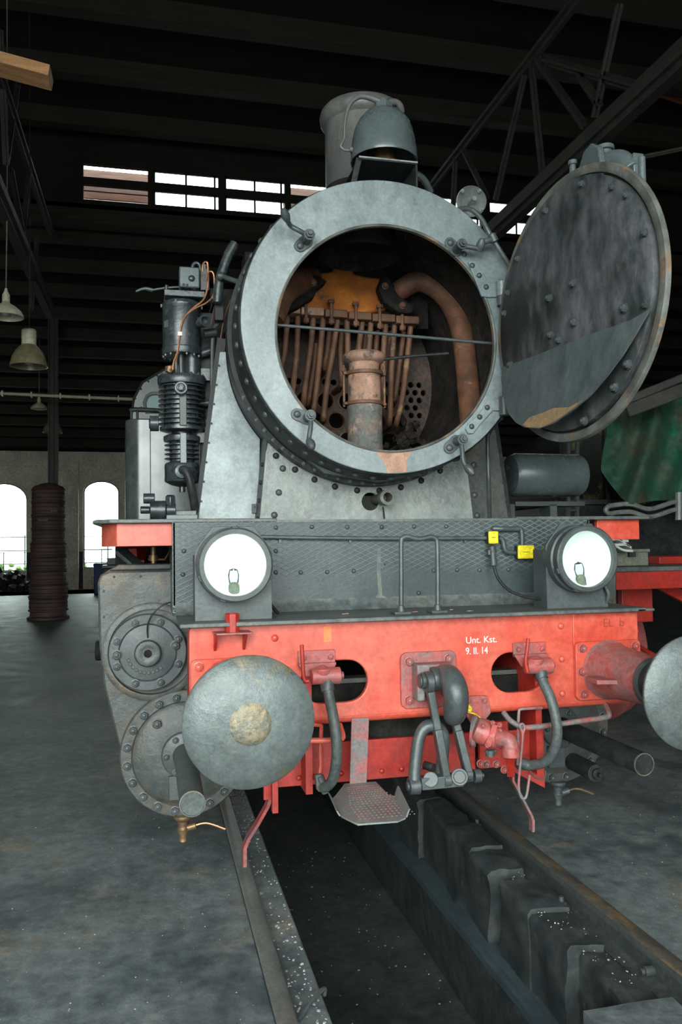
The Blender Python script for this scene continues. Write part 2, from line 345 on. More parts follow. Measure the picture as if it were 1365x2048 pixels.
def plate(name, splines, y, th, mt, parent, bev=0, label=None):   # upright plate in the XZ plane, front face at y
    me = curve_mesh(splines, th, bev)
    me.transform(Matrix(((1, 0, 0, 0), (0, 0, -1, 0), (0, 1, 0, 0), (0, 0, 0, 1))))   # (a,b,c)->(a,-c,b)
    c = sum((Vector(v.co) for v in me.vertices), Vector())/len(me.vertices)
    me.transform(Matrix.Translation(-c))
    for p in me.polygons: p.use_smooth = True
    me.materials.clear(); me.set_sharp_from_angle(angle=R(38))
    return link(name, me, mt, parent, c+Vector((0, y+th/2, 0)), label)
def text(name, s, loc, size, mt, parent, rotx=R(90), depth=.001, rotz=0, sx=1):
    cu = bpy.data.curves.new('t', 'FONT'); cu.body = s; cu.size = size; cu.extrude = depth; cu.align_x = 'LEFT'
    o = bpy.data.objects.new('t', cu); COL.objects.link(o)
    dg = bpy.context.evaluated_depsgraph_get(); me = bpy.data.meshes.new_from_object(o.evaluated_get(dg)); bpy.data.objects.remove(o); bpy.data.curves.remove(cu)
    me.transform(Matrix.Diagonal((sx, 1, 1, 1))); me.transform(Matrix.Rotation(rotz, 4, 'Z') @ Matrix.Rotation(rotx, 4, 'X')); me.materials.clear()
    return link(name, me, mt, parent, loc)
def circ(cx, cz, r, n=64, a0=0, a1=2*PI, end=False):
    k = n if not end else n-1
    return [(cx+r*math.cos(a0+(a1-a0)*i/k), cz+r*math.sin(a0+(a1-a0)*i/k)) for i in range(n)]
def stadium(cx, cz, hw, r, n=14):
    return circ(cx+hw-r, cz, r, n, -PI/2, PI/2, True)+circ(cx-hw+r, cz, r, n, PI/2, 3*PI/2, True)
def rrect(x0, z0, x1, z1, r, n=5):
    return circ(x1-r, z1-r, r, n, 0, PI/2, True)+circ(x0+r, z1-r, r, n, PI/2, PI, True)+circ(x0+r, z0+r, r, n, PI, 1.5*PI, True)+circ(x1-r, z0+r, r, n, 1.5*PI, 2*PI, True)
YM = (0, -1, 0)

# ================================================================== SETTING
# ---- floor with the inspection pit between the rails
mb = MB()
mb.box((-16, -7, -.5), (-.79, 34, -.012))
mb.box((-16, 26, -.5), (30, 34, -.012))
mb.box((.80, -7, -.5), (30, 26, -.012))
struct(build(mb, 'floor', 'concrete'))
mb = MB()
mb.box((-.79, -7, -.5), (-.585, 26, -.045)); 
mb.box((-.72, -7, -1.0), (-.60, 26, -.06))
struct(build(mb, 'trim_1', 'concrete', bevel=.01))
mb = MB(); mb.box((-.75, -1.3, -1.0), (.8, 26, -.8))
struct(build(mb, 'trim_2', 'pitfloor'))
mb = MB()                                   # masonry of the far pit side: low ledge in front of the rail bed
mb.box((.385, -1.3, -1.0), (.62, 26, -.45)); rough(struct(build(mb, 'trim_3', 'stone')))
mb = MB(); mb.box((.378, -1.3, -.45), (.545, 26, -.415)); rough(struct(build(mb, 'trim_4', 'ledge')), .010, .06)
mb = MB()
ys = [(-.72, -.30, .52, -.10), (-.29, .02, .470, -.075), (.03, .36, .468, -.06), (.37, .46, .55, -.13), (.47, .72, .466, -.05), (.73, 1.12, .478, -.035), (1.13, 1.6, .50, -.05), (1.62, 2.3, .47, -.05), (2.3, 26, .48, -.05)]
for a, b, x, z in ys:
    zt = z; mb.add([(x, a, -.9), (.66, a, -.9), (.66, b, -.9), (x, b, -.9), (x, a, z-.02), (x+.02, a, z), (.66, a, z), (.66, b, z), (x+.02, b, z), (x, b, z-.02)], [(0, 3, 2, 1), (5, 6, 7, 8), (4, 5, 8, 9), (0, 4, 9, 3), (0, 1, 6, 5, 4), (3, 9, 8, 7, 2), (1, 2, 7, 6)])
rough(struct(build(mb, 'trim_5', 'stone')), .024, .06, 5)
mb = MB(); mb.box((.30, -7, -1), (.66, -.73, -.06)); mb.box((-.585, -7, -1), (.35, -1.3, -.06))
rough(struct(build(mb, 'trim_6', 'concrete')), .008, .12)
mb = MB(); mb.box((.655, -7, -.3), (.80, 26, -.142)); struct(build(mb, 'trim_7', 'railweb'))

def rail(X, label, y0=-6, y1=25, nm='rail', g=None, mt='rail'):
    prof = [(-.036, 0), (-.028, 0.004), (.028, 0.004), (.036, 0), (.036, -.032), (.012, -.045), (.009, -.115), (.062, -.132), (.062, -.142), (-.062, -.142), (-.062, -.132), (-.009, -.115), (-.012, -.045), (-.036, -.032)]
    mb = MB(); mb.prism([(a, b-.002) for a, b in prof], (X, y0, 0), (1, 0, 0), (0, 0, 1), (0, y1-y0, 0))
    o = build(mb, nm, [mt, 'railweb'], ang=30)
    for p in o.data.polygons:
        zz = p.center.z+o.location.z
        if zz < -.034 or abs(p.normal.x) > .8: p.material_index = 1
    tag(o, label, 'rail', g); return o
rail(-.752, 'worn steel rail sunk in the floor left of the inspection pit', mt='railgrey')
rail(.752, 'rust-brown steel rail on the stone edge right of the inspection pit')
# clips and track bolts beside the right rail
def clip(loc, label, tilt=0):
    e = empty('rail_clip', loc)
    mb = MB(); x, y, z = loc; mb.box((x-.035, y-.04, z), (x+.035, y+.04, z+.014)); mb.box((x-.02, y-.028, z+.012), (x+.03, y+.028, z+.026)); build(mb, 'clip_plate', 'mid', e, bevel=.004)
    mb = MB(); mb.lathe([(.024, 0), (.024, .022)], (x, y, z+.026), (0, 0, 1), 6); mb.cyl((x, y, z+.048), (x, y, z+.072), .012, n=12); build(mb, 'nut', 'mid', e, bevel=.002)
    tag(e, label, 'rail clip', 'rail clips on the pit edge'); return e
q = VZ(1120, 1820, -.10); clip((q.x+.01, q.y, -.11), 'bolted rail clip with square nut, nearer of the two on the right pit edge')
q = VZ(952, 1660, -.10); clip((q.x+.01, q.y, -.11), 'small dark rail clip, farther of the two, under the coupling')
q = VX(1308, 1940, .742)
mb = MB(); mb.cyl((.74, q.y, q.z), (.70, q.y, q.z), .020, n=16); mb.cyl((.70, q.y, q.z), (.685, q.y, q.z), .013, n=12)
tag(build(mb, 'rail_bolt', 'mid', bevel=.002), 'round-headed bolt through the web of the right rail near the bottom corner', 'bolt')
mb = MB(); mb.tube([VX(x, y, .56) if 0 else VZ(x, y, -.405) for x, y in ((905, 1695), (975, 1790), (1040, 1890), (1100, 1985), (1128, 2040))], .011, 8)
tag(build(mb, 'conduit_pipe', 'rusttube'), 'thin rusty pipe running along the ledge inside the pit', 'pipe')
q0 = VZ(598, 2040, -.03); q1 = VZ(648, 1978, -.01)
mb = MB(); mb.tube([q0, (q0+q1)/2+Vector((0, 0, .01)), q1, q1+Vector((.005, .015, -.03))], .0085, 8)
tag(build(mb, 'bent_iron_bar', 'mid'), 'short bent iron bar lying across the strip between left rail and pit', 'bar')
# litter
mb = MB()
def chips(n, fx, s0, s1):
    for _ in range(n):
        p = fx(); s = random.uniform(s0, s1)
        mb.cbox(p+Vector((0, 0, s*.2)), (s*random.uniform(.6, 1.6), s, s*.5), Matrix.Rotation(random.random()*6, 3, 'Z') @ Matrix.Rotation(random.uniform(-.5, .5), 3, 'X'))
chips(300, lambda: Vector((-.80-abs(random.gauss(0, .8)), random.uniform(-2.2, 2.5), -.012)), .0015, .0045)
chips(260, lambda: Vector((.85+abs(random.gauss(0, .9)), random.uniform(-1.5, 4), -.012)), .0015, .005)
chips(420, lambda: Vector((random.uniform(-.70, -.60), random.uniform(-1.5, 3), -.045)), .002, .008)
chips(140, lambda: Vector((random.uniform(.5, .65), random.uniform(-.6, 1.2), -.07)), .0015, .006)
chips(170, lambda: Vector((random.uniform(-.5, .36), random.uniform(-.6, 3), -.8)), .002, .009)
o = build(mb, 'floor_litter', 'chip'); o['kind'] = 'stuff'; tag(o, 'pale grit and litter chips scattered over floor and pit edges', 'litter')

# ---- shell
ZR = 9.9
def wall(nm, boxes, mt, bev=0):
    mb = MB()
    for a, b in boxes: mb.box(a, b)
    return struct(build(mb, nm, mt, bevel=bev))
# back wall with arched windows
YB = 29
def arch(x0, x1, z0, zs, rise, n=12):
    c = (x0+x1)/2; h = (x1-x0)/2; return [(x0, z0)]+[(x1, z0)]+[(c+h*math.cos(t), zs+rise*math.sin(t)) for t in [PI*i/n for i in range(n+1)]]
wins = [(-7.55, -5.86, .75, 3.45, .65), (-3.80, -2.46, .80, 3.75, .45), (1.5, 3, .8, 3.7, .45), (5.2, 6.7, .8, 3.7, .45)]
outl = [[(-16, -.1), (30, -.1), (30, 5.32), (-16, 5.32)]]+[arch(a, b, c, d, e) for a, b, c, d, e in wins]
o = plate('wall_back', outl, YB, .45, 'plaster', None); struct(o)
wall('trim_8', [((-16, YB-.03, 0), (-7.56, YB, 1.45)), ((-5.85, YB-.03, 0), (-3.81, YB, 1.45)), ((-2.45, YB-.03, 0), (1.49, YB, 1.45))], 'plinth')
wall('trim_9', [((-16, YB-.10, 4.75), (30, YB, 4.85))], 'plaster')
wall('trim_10', [((-4.9, YB-.35, 0), (-3.95, YB, 4.95))], 'plaster')
for i, (a, b, c, d, e) in enumerate(wins[:2]):
    mb = MB(); fr = arch(a, b, c, d, e); 
    fr3 = [(x, YB+.2, z) for x, z in fr]; mb.tube(fr3+[fr3[0]], .05, 6, sm=0)
    for k in (1, 2, 3): mb.bar((a, YB+.2, c+k*.35), (b, YB+.2, c+k*.35), .025, .025) if k < 3 else None
    mb.bar(((a+b)/2, YB+.2, c), ((a+b)/2, YB+.2, c+.7), .03, .03)
    fo = build(mb, 'window_%d' % (i+1), 'mid'); struct(fo)
    mb = MB(); mb.prism(fr, (0, YB+.22, 0), (1, 0, 0), (0, 0, 1), (0, .01, 0)); build(mb, 'pane', 'glass', fo)
wall('wall_left', [((-16.3, -8, 0), (-16, 30, 10))], 'plaster')
wall('wall_right', [((30, -8, 0), (30.3, 30, 10))], 'plaster')
wall('wall_front', [((-16, -7.6, 5.3), (30, -7.3, ZR+.2)), ((2.6, -7.6, 0), (30, -7.3, 5.3)), ((-16, -7.6, 0), (-6.8, -7.3, 5.3))], 'plaster')  # unseen wall behind the camera, opening narrowed to cut fill light
# roof: high part to the clerestory, low part behind it
YC = 13.0
mb = MB(); mb.box((-16.3, -8, ZR), (30.3, YC+.13, ZR+.2))
a = [(-16.3, YC, 8.25), (30.3, YC, 8.25), (30.3, YB+.5, 5.3), (-16.3, YB+.5, 5.3)]
mb.add([*a]+[(x, y, z+.2) for x, y, z in a], [(0, 1, 2, 3), (7, 6, 5, 4), (0, 4, 5, 1), (1, 5, 6, 2), (2, 6, 7, 3), (3, 7, 4, 0)])
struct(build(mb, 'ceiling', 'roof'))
# clerestory wall: rows of openings
cx = [(-2.50, -1.25), (-1.14, .17), (.30, 1.56), (1.69, 2.95), (3.1, 4.35), (4.75, 6.0), (6.2, 7.55), (7.75, 9.0), (9.2, 10.5)]
rows = [(8.54, 8.86), (9.0, 9.27)]
outl = [[(-16, 8.2), (30, 8.2), (30, ZR), (-16, ZR)]]+[[(a, c), (b, c), (b, d), (a, d)] for a, b in cx for c, d in rows]
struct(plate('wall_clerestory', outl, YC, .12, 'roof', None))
n = 3
for i, (a, b) in enumerate(cx):
    for c, d in rows:
        if i in (0, 3, 7, 8):      # blinded bay: timber boards stand behind the opening
            mb = MB()
            t = .16 if c < 8.9 else -.2
            mb.bar(((a+b)/2, YC+.2, c-.2), ((a+b)/2, YC+.55, d-t*.6), b-a+.1, .03, (0, 1, 0))
            if t > 0: mb.bar(((a+b)/2, YC+.6, d-t*.3), ((a+b)/2, YC+.75, d+.3), b-a+.1, .03, (0, 1, 0))
            struct(build(mb, 'trim_%d' % (11+n), 'wood')); n += 1; continue
        mb = MB()
        for x in (a+.02, (a+b)/2, b-.07): mb.box((x-.02, YC+.04, c), (x+.02, YC+.08, d))
        mb.box((a, YC+.04, c), (b, YC+.08, c+.03)); mb.box((a, YC+.04, d-.03), (b, YC+.08, d))
        fo = struct(build(mb, 'window_%d' % n, 'dark')); n += 1
        mb = MB(); mb.box((a, YC+.055, c), (b, YC+.062, d)); build(mb, 'pane', 'glass', fo)
# purlins
k = 0
for y in [0.2, 1.9, 3.6, 5.3, 7.0, 8.7, 10.4, 12.1]:
    mb = MB(); mb.box((-16, y, ZR-.32), (30, y+.24, ZR)); struct(build(mb, 'trim_%d' % (40+k), 'beam')); k += 1
for y in [13.6+1.15*i for i in range(13)]:
    z = 8.25-(y-YC)/(YB-YC)*2.95; mb = MB(); mb.box((-16, y, z-.26), (30, y+.18, z+.02)); struct(build(mb, 'trim_%d' % (40+k), 'beam')); k += 1
mb = MB(); mb.box((-16, YC-.15, 8.02), (30, YC+.25, 8.3)); struct(build(mb, 'trim_%d' % (40+k), 'beam')); k += 1

# ---- steel roof trusses running along the hall
def ibar(mb, p0, p1, s=.12, t=.03):
    p0 = Vector(p0); p1 = Vector(p1); a = (p1-p0).normalized()
    mb.bar(p0, p1, s, t, (1, 0, 0)); mb.bar(p0, p1, t, s*.8, (1, 0, 0))
def truss(X, z0, z1, y0, y1, label, members, s=.12):
    e = empty('roof_truss', (X, (y0+y1)/2, z0))
    mb = MB(); ibar(mb, (X, y0, z0), (X, y1, z0), s*2.6, .12); build(mb, 'bottom_chord', 'truss', e)
    mb = MB(); ibar(mb, (X, y0, z1), (X, y1, z1), s*1.7, .05); build(mb, 'top_chord', 'truss', e)
    for (pa, za), (pb, zb) in members:
        mb = MB(); ibar(mb, (X, pa, za), (X, pb, zb), s); build(mb, 'brace', 'truss', e)
    tag(e, label, 'truss'); return e
# right truss: chord seen from (1365,115) down to (1000,450)
XT = 3.4
q0 = VX(1365, 112, XT); q1 = VX(1005, 448, XT); 
ZT = (q0.z+q1.z)/2
def yz(px, py): q = VX(px, py, XT); return (q.y, q.z)
mem = [(yz(1240, 8), yz(1190, 235)), (yz(1065, 105), yz(1168, 250)), (yz(1062, 120), yz(1086, 350)), (yz(1050, 150), yz(992, 400)), (yz(925, 295), yz(975, 395)), (yz(912, 300), yz(905, 460)), (yz(1090, 120), yz(1300, 180)), (yz(1160, 150), yz(1200, 210))]
truss(XT, ZT, ZT+1.7, -7.0, YC-.2, 'dark steel truss slanting across the upper right in front of the clerestory', mem, .10)
q0 = VX(0, 200, -3.6); 
XL = -3.1
mem = []
ZL = VX(72, 560, XL).z
def yl(px, py): q = VX(px, py, XL); return (q.y, q.z)
mem = [(yl(35, 170), yl(12, 330)), (yl(60, 330), yl(42, 500)), (yl(22, 340), yl(55, 520)), (yl(75, 470), yl(62, 620)), (yl(0, 60), yl(12, 330))]
truss(XL, ZL, ZL+1.6, -7.0, YC-.2, 'dark steel truss along the upper left edge behind the pine board', mem, .10)
# light yellow-grey brace rods upper right
mb = MB(); ibar(mb, V(1365, 298, 7.5), V(1125, 347, 7.5), .08)
tag(build(mb, 'tie_bar', 'khaki'), 'thin pale tie bar crossing behind the open smokebox door', 'tie bar')
mb = MB(); ibar(mb, V(1300, 182, 9), V(1370, 205, 9), .12); tag(build(mb, 'tie_bar', 'wood'), 'short rust-orange bar at the upper right edge', 'tie bar')
# pine board end upper left
q0 = V(-330, 40, 5.2); q1 = V(102, 156, 5.2)
mb = MB(); d = (q1-q0).normalized(); mb.bar(q0, q1, .30, .115, (0, 0, 1)); tag(build(mb, 'pine_board', 'board', bevel=.006), 'sawn pine board end jutting in at the upper left edge', 'board')
# columns
def column(X, Y, z0, z1, label, s=.26):
    e = empty('iron_column', (X, Y, z0))
    mb = MB(); ibar(mb, (X, Y, z0), (X, Y, z1), s, .05); mb.bar((X-s/2, Y, z0), (X-s/2, Y, z1), .03, s*.8, (0, 1, 0)); mb.bar((X+s/2, Y, z0), (X+s/2, Y, z1), .03, s*.8, (0, 1, 0)); build(mb, 'shaft', 'truss', e)
    mb = MB(); mb.cbox((X, Y, z0+.1), (s*1.5, s*1.5, .2)); build(mb, 'foot', 'truss', e, bevel=.01)
    tag(e, label, 'column', 'iron columns'); return e
q = V(103, 940, 16.6); column(q.x, q.y+.35, 0, 7.2, 'dark iron column rising behind the rusty stove tower', .2)
e = empty('painted_column', (0, 0, 0)); q0 = V(1150, 900, 6); q1 = V(1206, 900, 6); e.location = ((q0.x+q1.x)/2, 6.1, 0); WL[e.name] = e.location.copy()
mb = MB(); mb.box((q0.x, 6, 0), (q1.x, 6.4, 3.2)); build(mb, 'shaft', 'peel', e, bevel=.01)
mb = MB(); mb.box((q1.x, 5.95, 0), (q1.x+.06, 6.4, 3.4)); build(mb, 'edge_angle', 'truss', e)
tag(e, 'black column with peeling yellow paint behind the right running board', 'column')

# ---- rusty stove tower
q = V(92, 1222, 15.5); sx, sy = q.x, 15.5+.42
e = empty('stove_tower', (sx, sy, 0))
r = .385; segs = 9; H = 2.95
for k in range(segs):
    z0 = .18+k*(H-.18)/segs; z1 = .18+(k+1)*(H-.18)/segs; rr = r*(1.08 if k < 2 else 1.0 if k < 5 else .93)
    mb = MB(); h = z1-z0
    mb.lathe([(rr*.97, 0), (rr*1.05, .012), (rr*1.05, .035), (rr*.985, .055), (rr, h*.33), (rr*1.03, h*.36), (rr, h*.40), (rr, h*.62), (rr*1.03, h*.66), (rr, h*.7), (rr*.985, h-.04), (rr*1.05, h-.02), (rr*1.0, h)], (sx, sy, z0), (0, 0, 1), 32)
    build(mb, 'drum_section', 'stove', e)
mb = MB(); mb.lathe([(r*.96, 0), (r*.8, .07), (r*.4, .13), (.05, .15), (0, .15)], (sx, sy, H), (0, 0, 1), 32); build(mb, 'lid', 'stove', e)
mb = MB(); mb.lathe([(r*1.2, 0), (r*1.2, .05), (r*1.05, .08), (r*1.0, .19)], (sx, sy, 0), (0, 0, 1), 32); build(mb, 'base_ring', 'stove', e)
mb = MB(); mb.box((sx-.17, sy-r-.03, 2.2), (sx+.04, sy-r+.1, 2.26)); build(mb, 'slot_cover', 'dark', e)
mb = MB(); mb.box((sx+.1, sy-r-.02, 2.42), (sx+.22, sy-r+.12, 2.47)); build(mb, 'slot_cover', 'dark', e)
tag(e, 'tall rusty brown stove tower of stacked drums on the far left floor', 'stove')

# ---- things by the back wall
q = V(201, 1132, 25)
mb = MB(); mb.box((q.x-.22, 25, 0), (q.x+.22, 25.5, 1.02)); mb.box((q.x-.24, 24.98, .95), (q.x+.24, 25.5, 1.06)); tag(build(mb, 'refuse_bin', 'blue', bevel=.03), 'dark blue plastic bin below the narrow arched window', 'bin')
q = V(215, 1130, 20)
e = empty('workbench', (q.x+.3, 20.3, 0))
mb = MB(); mb.box((q.x-.15, 20, 1.02), (q.x+1.2, 20.7, 1.10)); build(mb, 'bench_top', 'mid', e, bevel=.01)
mb = MB(); mb.box((q.x-.12, 20.05, 0), (q.x+1.15, 20.6, 1.02)); build(mb, 'cabinet_body', 'dark', e, bevel=.01)
mb = MB(); mb.box((q.x-.02, 20.1, 1.10), (q.x+.9, 20.5, 1.3)); build(mb, 'lid', 'mid', e, bevel=.02)
tag(e, 'dark cabinet with pale grey top in front of the narrow arched window', 'cabinet')
# outside: yard, fence and hedge behind the wide window
mb = MB(); mb.box((-60, -70, -.4), (70, -7.05, -.05)); struct(build(mb, 'trim_91', 'concrete'))  # front yard, out of view, added to keep sky light from below out
mb = MB(); mb.box((-40, YB+.6, -.3), (60, 70, -.05)); struct(build(mb, 'trim_90', 'concrete'))
e = empty('yard_fence', (-8, 35, 0))
mb = MB()
for z in (.9, 1.5, 2.1): mb.bar((-14, 35, z), (-3, 35, z), .05, .05)
build(mb, 'rails', 'mid', e)
for i in range(7): mb = MB(); mb.bar((-14+i*1.8, 35, 0), (-14+i*1.8, 35, 2.2), .06, .06); build(mb, 'post', 'mid', e)
tag(e, 'wire fence outside the wide arched window', 'fence')
mb = MB()
for i in range(500):
    p = Vector((random.uniform(-12, -4), random.uniform(32, 33), abs(random.gauss(0, .35))+.05)); mb.cbox(p, (.16, .12, .16), Matrix.Rotation(random.random()*6, 3, (random.random(), random.random(), .3)))
o = build(mb, 'hedge', 'hedge'); o['kind'] = 'stuff'; tag(o, 'low green hedge outside the wide arched window', 'hedge')
mb = MB()
for i in range(150):
    p = Vector((random.uniform(-7.6, -4.4), 28.4+random.uniform(-.2, .2), abs(random.gauss(.35, .25)))); mb.cbox(p, (.16, .14, .14), Matrix.Rotation(random.random()*6, 3, (random.random(), random.random(), .3)))
o = build(mb, 'scrap_heap', 'dark'); o['kind'] = 'stuff'; tag(o, 'low dark heap of scrap and weeds under the wide arched window', 'heap')

# ---- pendant lamps
def pendant(px, py, Y, rpx, label, kind, zt=8.2):
    q = V(px, py, Y); D = (q-CAM).dot(fw); r = rpx*D/FPX
    e = empty('pendant_lamp', (q.x, q.y, q.z))
    mb = MB()
    if kind == 'flat': pr = [(r, 0), (r*.98, r*.10), (r*.85, r*.36), (r*.55, r*.62), (r*.28, r*.78), (r*.2, r*.9)]
    else: pr = [(r, 0), (r*.99, r*.12), (r*.9, r*.5), (r*.72, r*.86), (r*.5, r*1.1), (r*.4, r*1.2)]
    th = .95; mb.lathe(pr+[(a*th, b-.004) for a, b in pr[::-1]]+[pr[0]], q, (0, 0, 1), 36); build(mb, 'lamp_shade', 'cream' if kind == 'flat' else 'shade', e)
    hz = pr[-1][1]; w_ = r*.22 if kind == 'flat' else r*.4
    mb = MB(); mb.lathe([(w_, 0), (w_, r*.3), (w_*.94, r*.32), (w_, r*.36), (w_, r*.8), (w_*.8, r*.88), (w_*.3, r*.94)] if kind != 'flat' else [(w_, 0), (w_, r*.4), (w_*.5, r*.6), (w_*.3, r*.8)], q+Vector((0, 0, hz)), (0, 0, 1), 24); build(mb, 'housing', 'cream', e)
    mb = MB(); mb.lathe([(0, 0), (r*.2, .02*r), (r*.26, r*.2), (r*.15, r*.5)], q+Vector((0, 0, r*.12)), (0, 0, 1), 20); build(mb, 'bulb', 'white', e)
    mb = MB(); mb.tube([q+Vector((0, 0, hz+r*.75)), (q.x+.01, q.y, q.z+2), (q.x, q.y, zt)], .009, 6); build(mb, 'cord', 'khaki' if kind == 'flat' else 'beam', e)
    tag(e, label, 'lamp', 'pendant lamps on the left')
pendant(12, 634, 8, 34, 'flat cream pendant lamp on a long cord at the left edge', 'flat', 9.9)
pendant(58, 733, 9, 36, 'bell-shaped pendant lamp with tall cream housing, largest of the hanging lamps', 'bell', 9.9)
pendant(78, 818, 19, 16, 'small flat pendant lamp far back below the conduit', 'flat', 7.1)
pendant(105, 866, 21, 19, 'small bell pendant lamp half behind the iron column', 'bell', 6.8)
# conduit
mb = MB(); mb.tube([V(-10, 786, 15.8), V(110, 792, 15.8), V(300, 800, 15.8)], .035, 8, sm=2)
for i in range(5):
    q = V(5+58*i, 787+2.6*i, 15.8); mb.cbox(q, (.03, .12, .12))
tag(build(mb, 'conduit', 'cream'), 'pale ribbed conduit crossing the hall at the left', 'pipe')

# ================================================================== NEIGHBOURING LOCOMOTIVE
e = empty('neighbour_locomotive', (4.6, 5, 0)); N = e
def nb(name, mt, f, bevel=.006, label=None):
    mb = MB(); f(mb); return build(mb, name, mt, N, bevel=bevel, label=label)
y0 = 2.0
a = V(1222, 1135, y0); zt = a.z
nb('running_board', 'foot', lambda m: m.box((a.x, y0-.02, zt-.035), (6.5, 9, zt)))
nb('edge_valance', 'red2', lambda m: m.box((a.x+.01, y0, zt-.17), (6.4, y0+.06, zt-.035)))
nb('edge_valance', 'red2', lambda m: m.box((a.x+.01, y0+.06, zt-.17), (a.x+.06, 9, zt-.035)))
b = V(1245, 1200, y0+.4)
nb('frame_bracket', 'red2', lambda m: (m.box((b.x, y0+.4, .95), (b.x+.28, y0+.46, zt-.05)), m.bar((b.x+.25, y0+.43, zt-.1), (b.x+.9, y0+.43, .98), .05, .09)))
nb('frame_plate', 'red2', lambda m: m.box((b.x+.15, y0+1.0, .45), (b.x+.19, 9, 1.0)))
for yy in (3.4, 5.1, 6.8):
    def wh(m, yy=yy):
        c = Vector((b.x+.35, yy, .62)); m.lathe([(.62, 0), (.66, .02), (.62, .13), (.54, .13), (.54, .02)], c, (1, 0, 0), 40); m.cyl(c, c+Vector((.14, 0, 0)), .12, n=20)
        for k in range(12): t = k*PI/6; m.bar(c+Vector((.06, 0, 0)), c+Vector((.06, .56*math.cos(t), .56*math.sin(t))), .05, .06, (1, 0, 0))
    nb('wheel', 'reddirt', wh, 0)
nb('brake_rod', 'red2', lambda m: (m.tube([V(1258, 1275, y0+.2), V(1290, 1300, y0+.4), V(1365, 1340, y0+.5)], .02, 8), m.tube([V(1230, 1225, y0), V(1262, 1240, y0), V(1275, 1262, y0), V(1262, 1268, y0)], .018, 8)))
nb('side_tank', 'dark', lambda m: m.box((a.x+.55, y0+1.6, zt), (6.2, 8.5, zt+.55)))
nb('tank_top_rail', 'peel', lambda m: m.box((a.x+.5, y0+1.55, zt+.55), (6.2, 8.5, zt+.6)))
nb('boiler', 'dark', lambda m: m.cyl((5.4, y0+2.2, 2.55), (5.4, 9, 2.55), .85, n=48))
nb('chequer_step', 'red2', lambda m: m.box((V(1320, 1122, y0+.5).x, y0+.5, zt+.0), (6.0, y0+1.2, zt+.06)))
def lf(m):
    q = [V(x, y, 2.9) for x, y in ((1218, 1012), (1260, 1008), (1300, 1018), (1345, 1005), (1362, 1003))]
    m.tube(q, .022, 8); m.tube([p-Vector((0, 0, .07)) for p in q], .022, 8); m.tube([q[0], q[0]+Vector((-.03, 0, -.035)), q[0]-Vector((0, 0, .07))], .022, 8)
    m.tube([V(1358, 985, 2.9), V(1358, 1040, 2.9)], .03, 8)
nb('grey_pipework', 'saddle', lf, 0, 'light grey lagged pipes')
tag(e, 'second locomotive with red frame and black tanks on the next track at right', 'locomotive')
# tarp draped over it
nx, nz = 26, 18
p00 = V(1205, 820, 3.3); mb = MB(); vs = []; fs = []
for j in range(nz+1):
    for i in range(nx+1):
        u = i/nx; v = j/nz
        px = 1208+u*210+6*math.sin(v*5); 
        pyb = 985+45*u+ (12*math.sin(u*7)) - 60*max(0, .25-u)/.25*.7; pyt = 805-20*u
        py = pyt+(pyb-pyt)*v
        d = 3.3+.10*math.sin(u*9+v*2)*(.3+v)+.06*math.sin(u*21+v*5)-.25*v
        vs.append(V(px, py, d))
for j in range(nz):
    for i in range(nx): a_ = j*(nx+1)+i; fs.append((a_, a_+1, a_+nx+2, a_+nx+1))
mb.add(vs, fs); o = build(mb, 'tarpaulin', 'tarp'); s = o.modifiers.new('s', 'SOLIDIFY'); s.thickness = .006
o.modifiers.new('ss', 'SUBSURF').render_levels = 1
tag(o, 'faded green tarpaulin draped over the neighbouring locomotive', 'tarpaulin')
mb = MB(); mb.bar(V(1400, 742, 2.6), V(1250, 803, 2.75), .07, .07); mb.bar(V(1400, 768, 2.6), V(1254, 822, 2.75), .04, .12)
tag(build(mb, 'tarpaulin_pole', 'truss', bevel=.01), 'dark grey pole over the green tarpaulin', 'pole')
q = VZ(1236, 1135, zt); e = empty('tool_box', (q.x+.25, y0+.25, zt))
x0 = V(1228, 1120, y0+.15).x; x1 = V(1298, 1120, y0+.15).x; ht = V(1260, 1101, y0+.15).z-zt
mb = MB(); mb.box((x0, y0+.15, zt+.003), (x1, y0+.5, zt+ht)); build(mb, 'box_body', 'khaki', e, bevel=.006)
mb = MB(); mb.box((x0-.01, y0+.14, zt+ht-.015), (x1+.01, y0+.51, zt+ht+.01)); build(mb, 'lid', 'khaki', e, bevel=.004)
mb = MB(); mb.box(((x0+x1)/2-.03, y0+.13, zt+ht-.05), ((x0+x1)/2+.03, y0+.15, zt+ht-.01)); build(mb, 'clasp', 'dark', e)
tag(e, 'khaki metal box standing on the neighbouring running board', 'box')
mb = MB(); c0 = V(1236, 1078, y0+.05)
for k in range(4):
    pts = []; fs = []
    nxx = 10; wd = .24-.012*k
    for jj in (0, 1):
        for i in range(nxx+1):
            u = i/nxx; pts.append(c0+Vector((-.14+u*wd, jj*.2-.05, -.06+.026*k+.012*math.sin(u*7+k*2)-.05*u*u)))
    n1 = nxx+1
    mb.add(pts+[p+Vector((0, 0, .02)) for p in pts], [(i, i+1, n1+i+1, n1+i) for i in range(nxx)]+[(2*n1+i+n1, 2*n1+i+n1+1, 2*n1+i+1, 2*n1+i) for i in range(nxx)]+[(i, 2*n1+i, 2*n1+i+1, i+1) for i in range(nxx)]+[(0, n1, 3*n1, 2*n1), (nxx, 2*n1+nxx, 3*n1+nxx, n1+nxx)])
tag(build(mb, 'folded_cloth', 'cloth', bevel=.004), 'folded off-white cloth lying on the khaki box beside the right headlight', 'cloth')
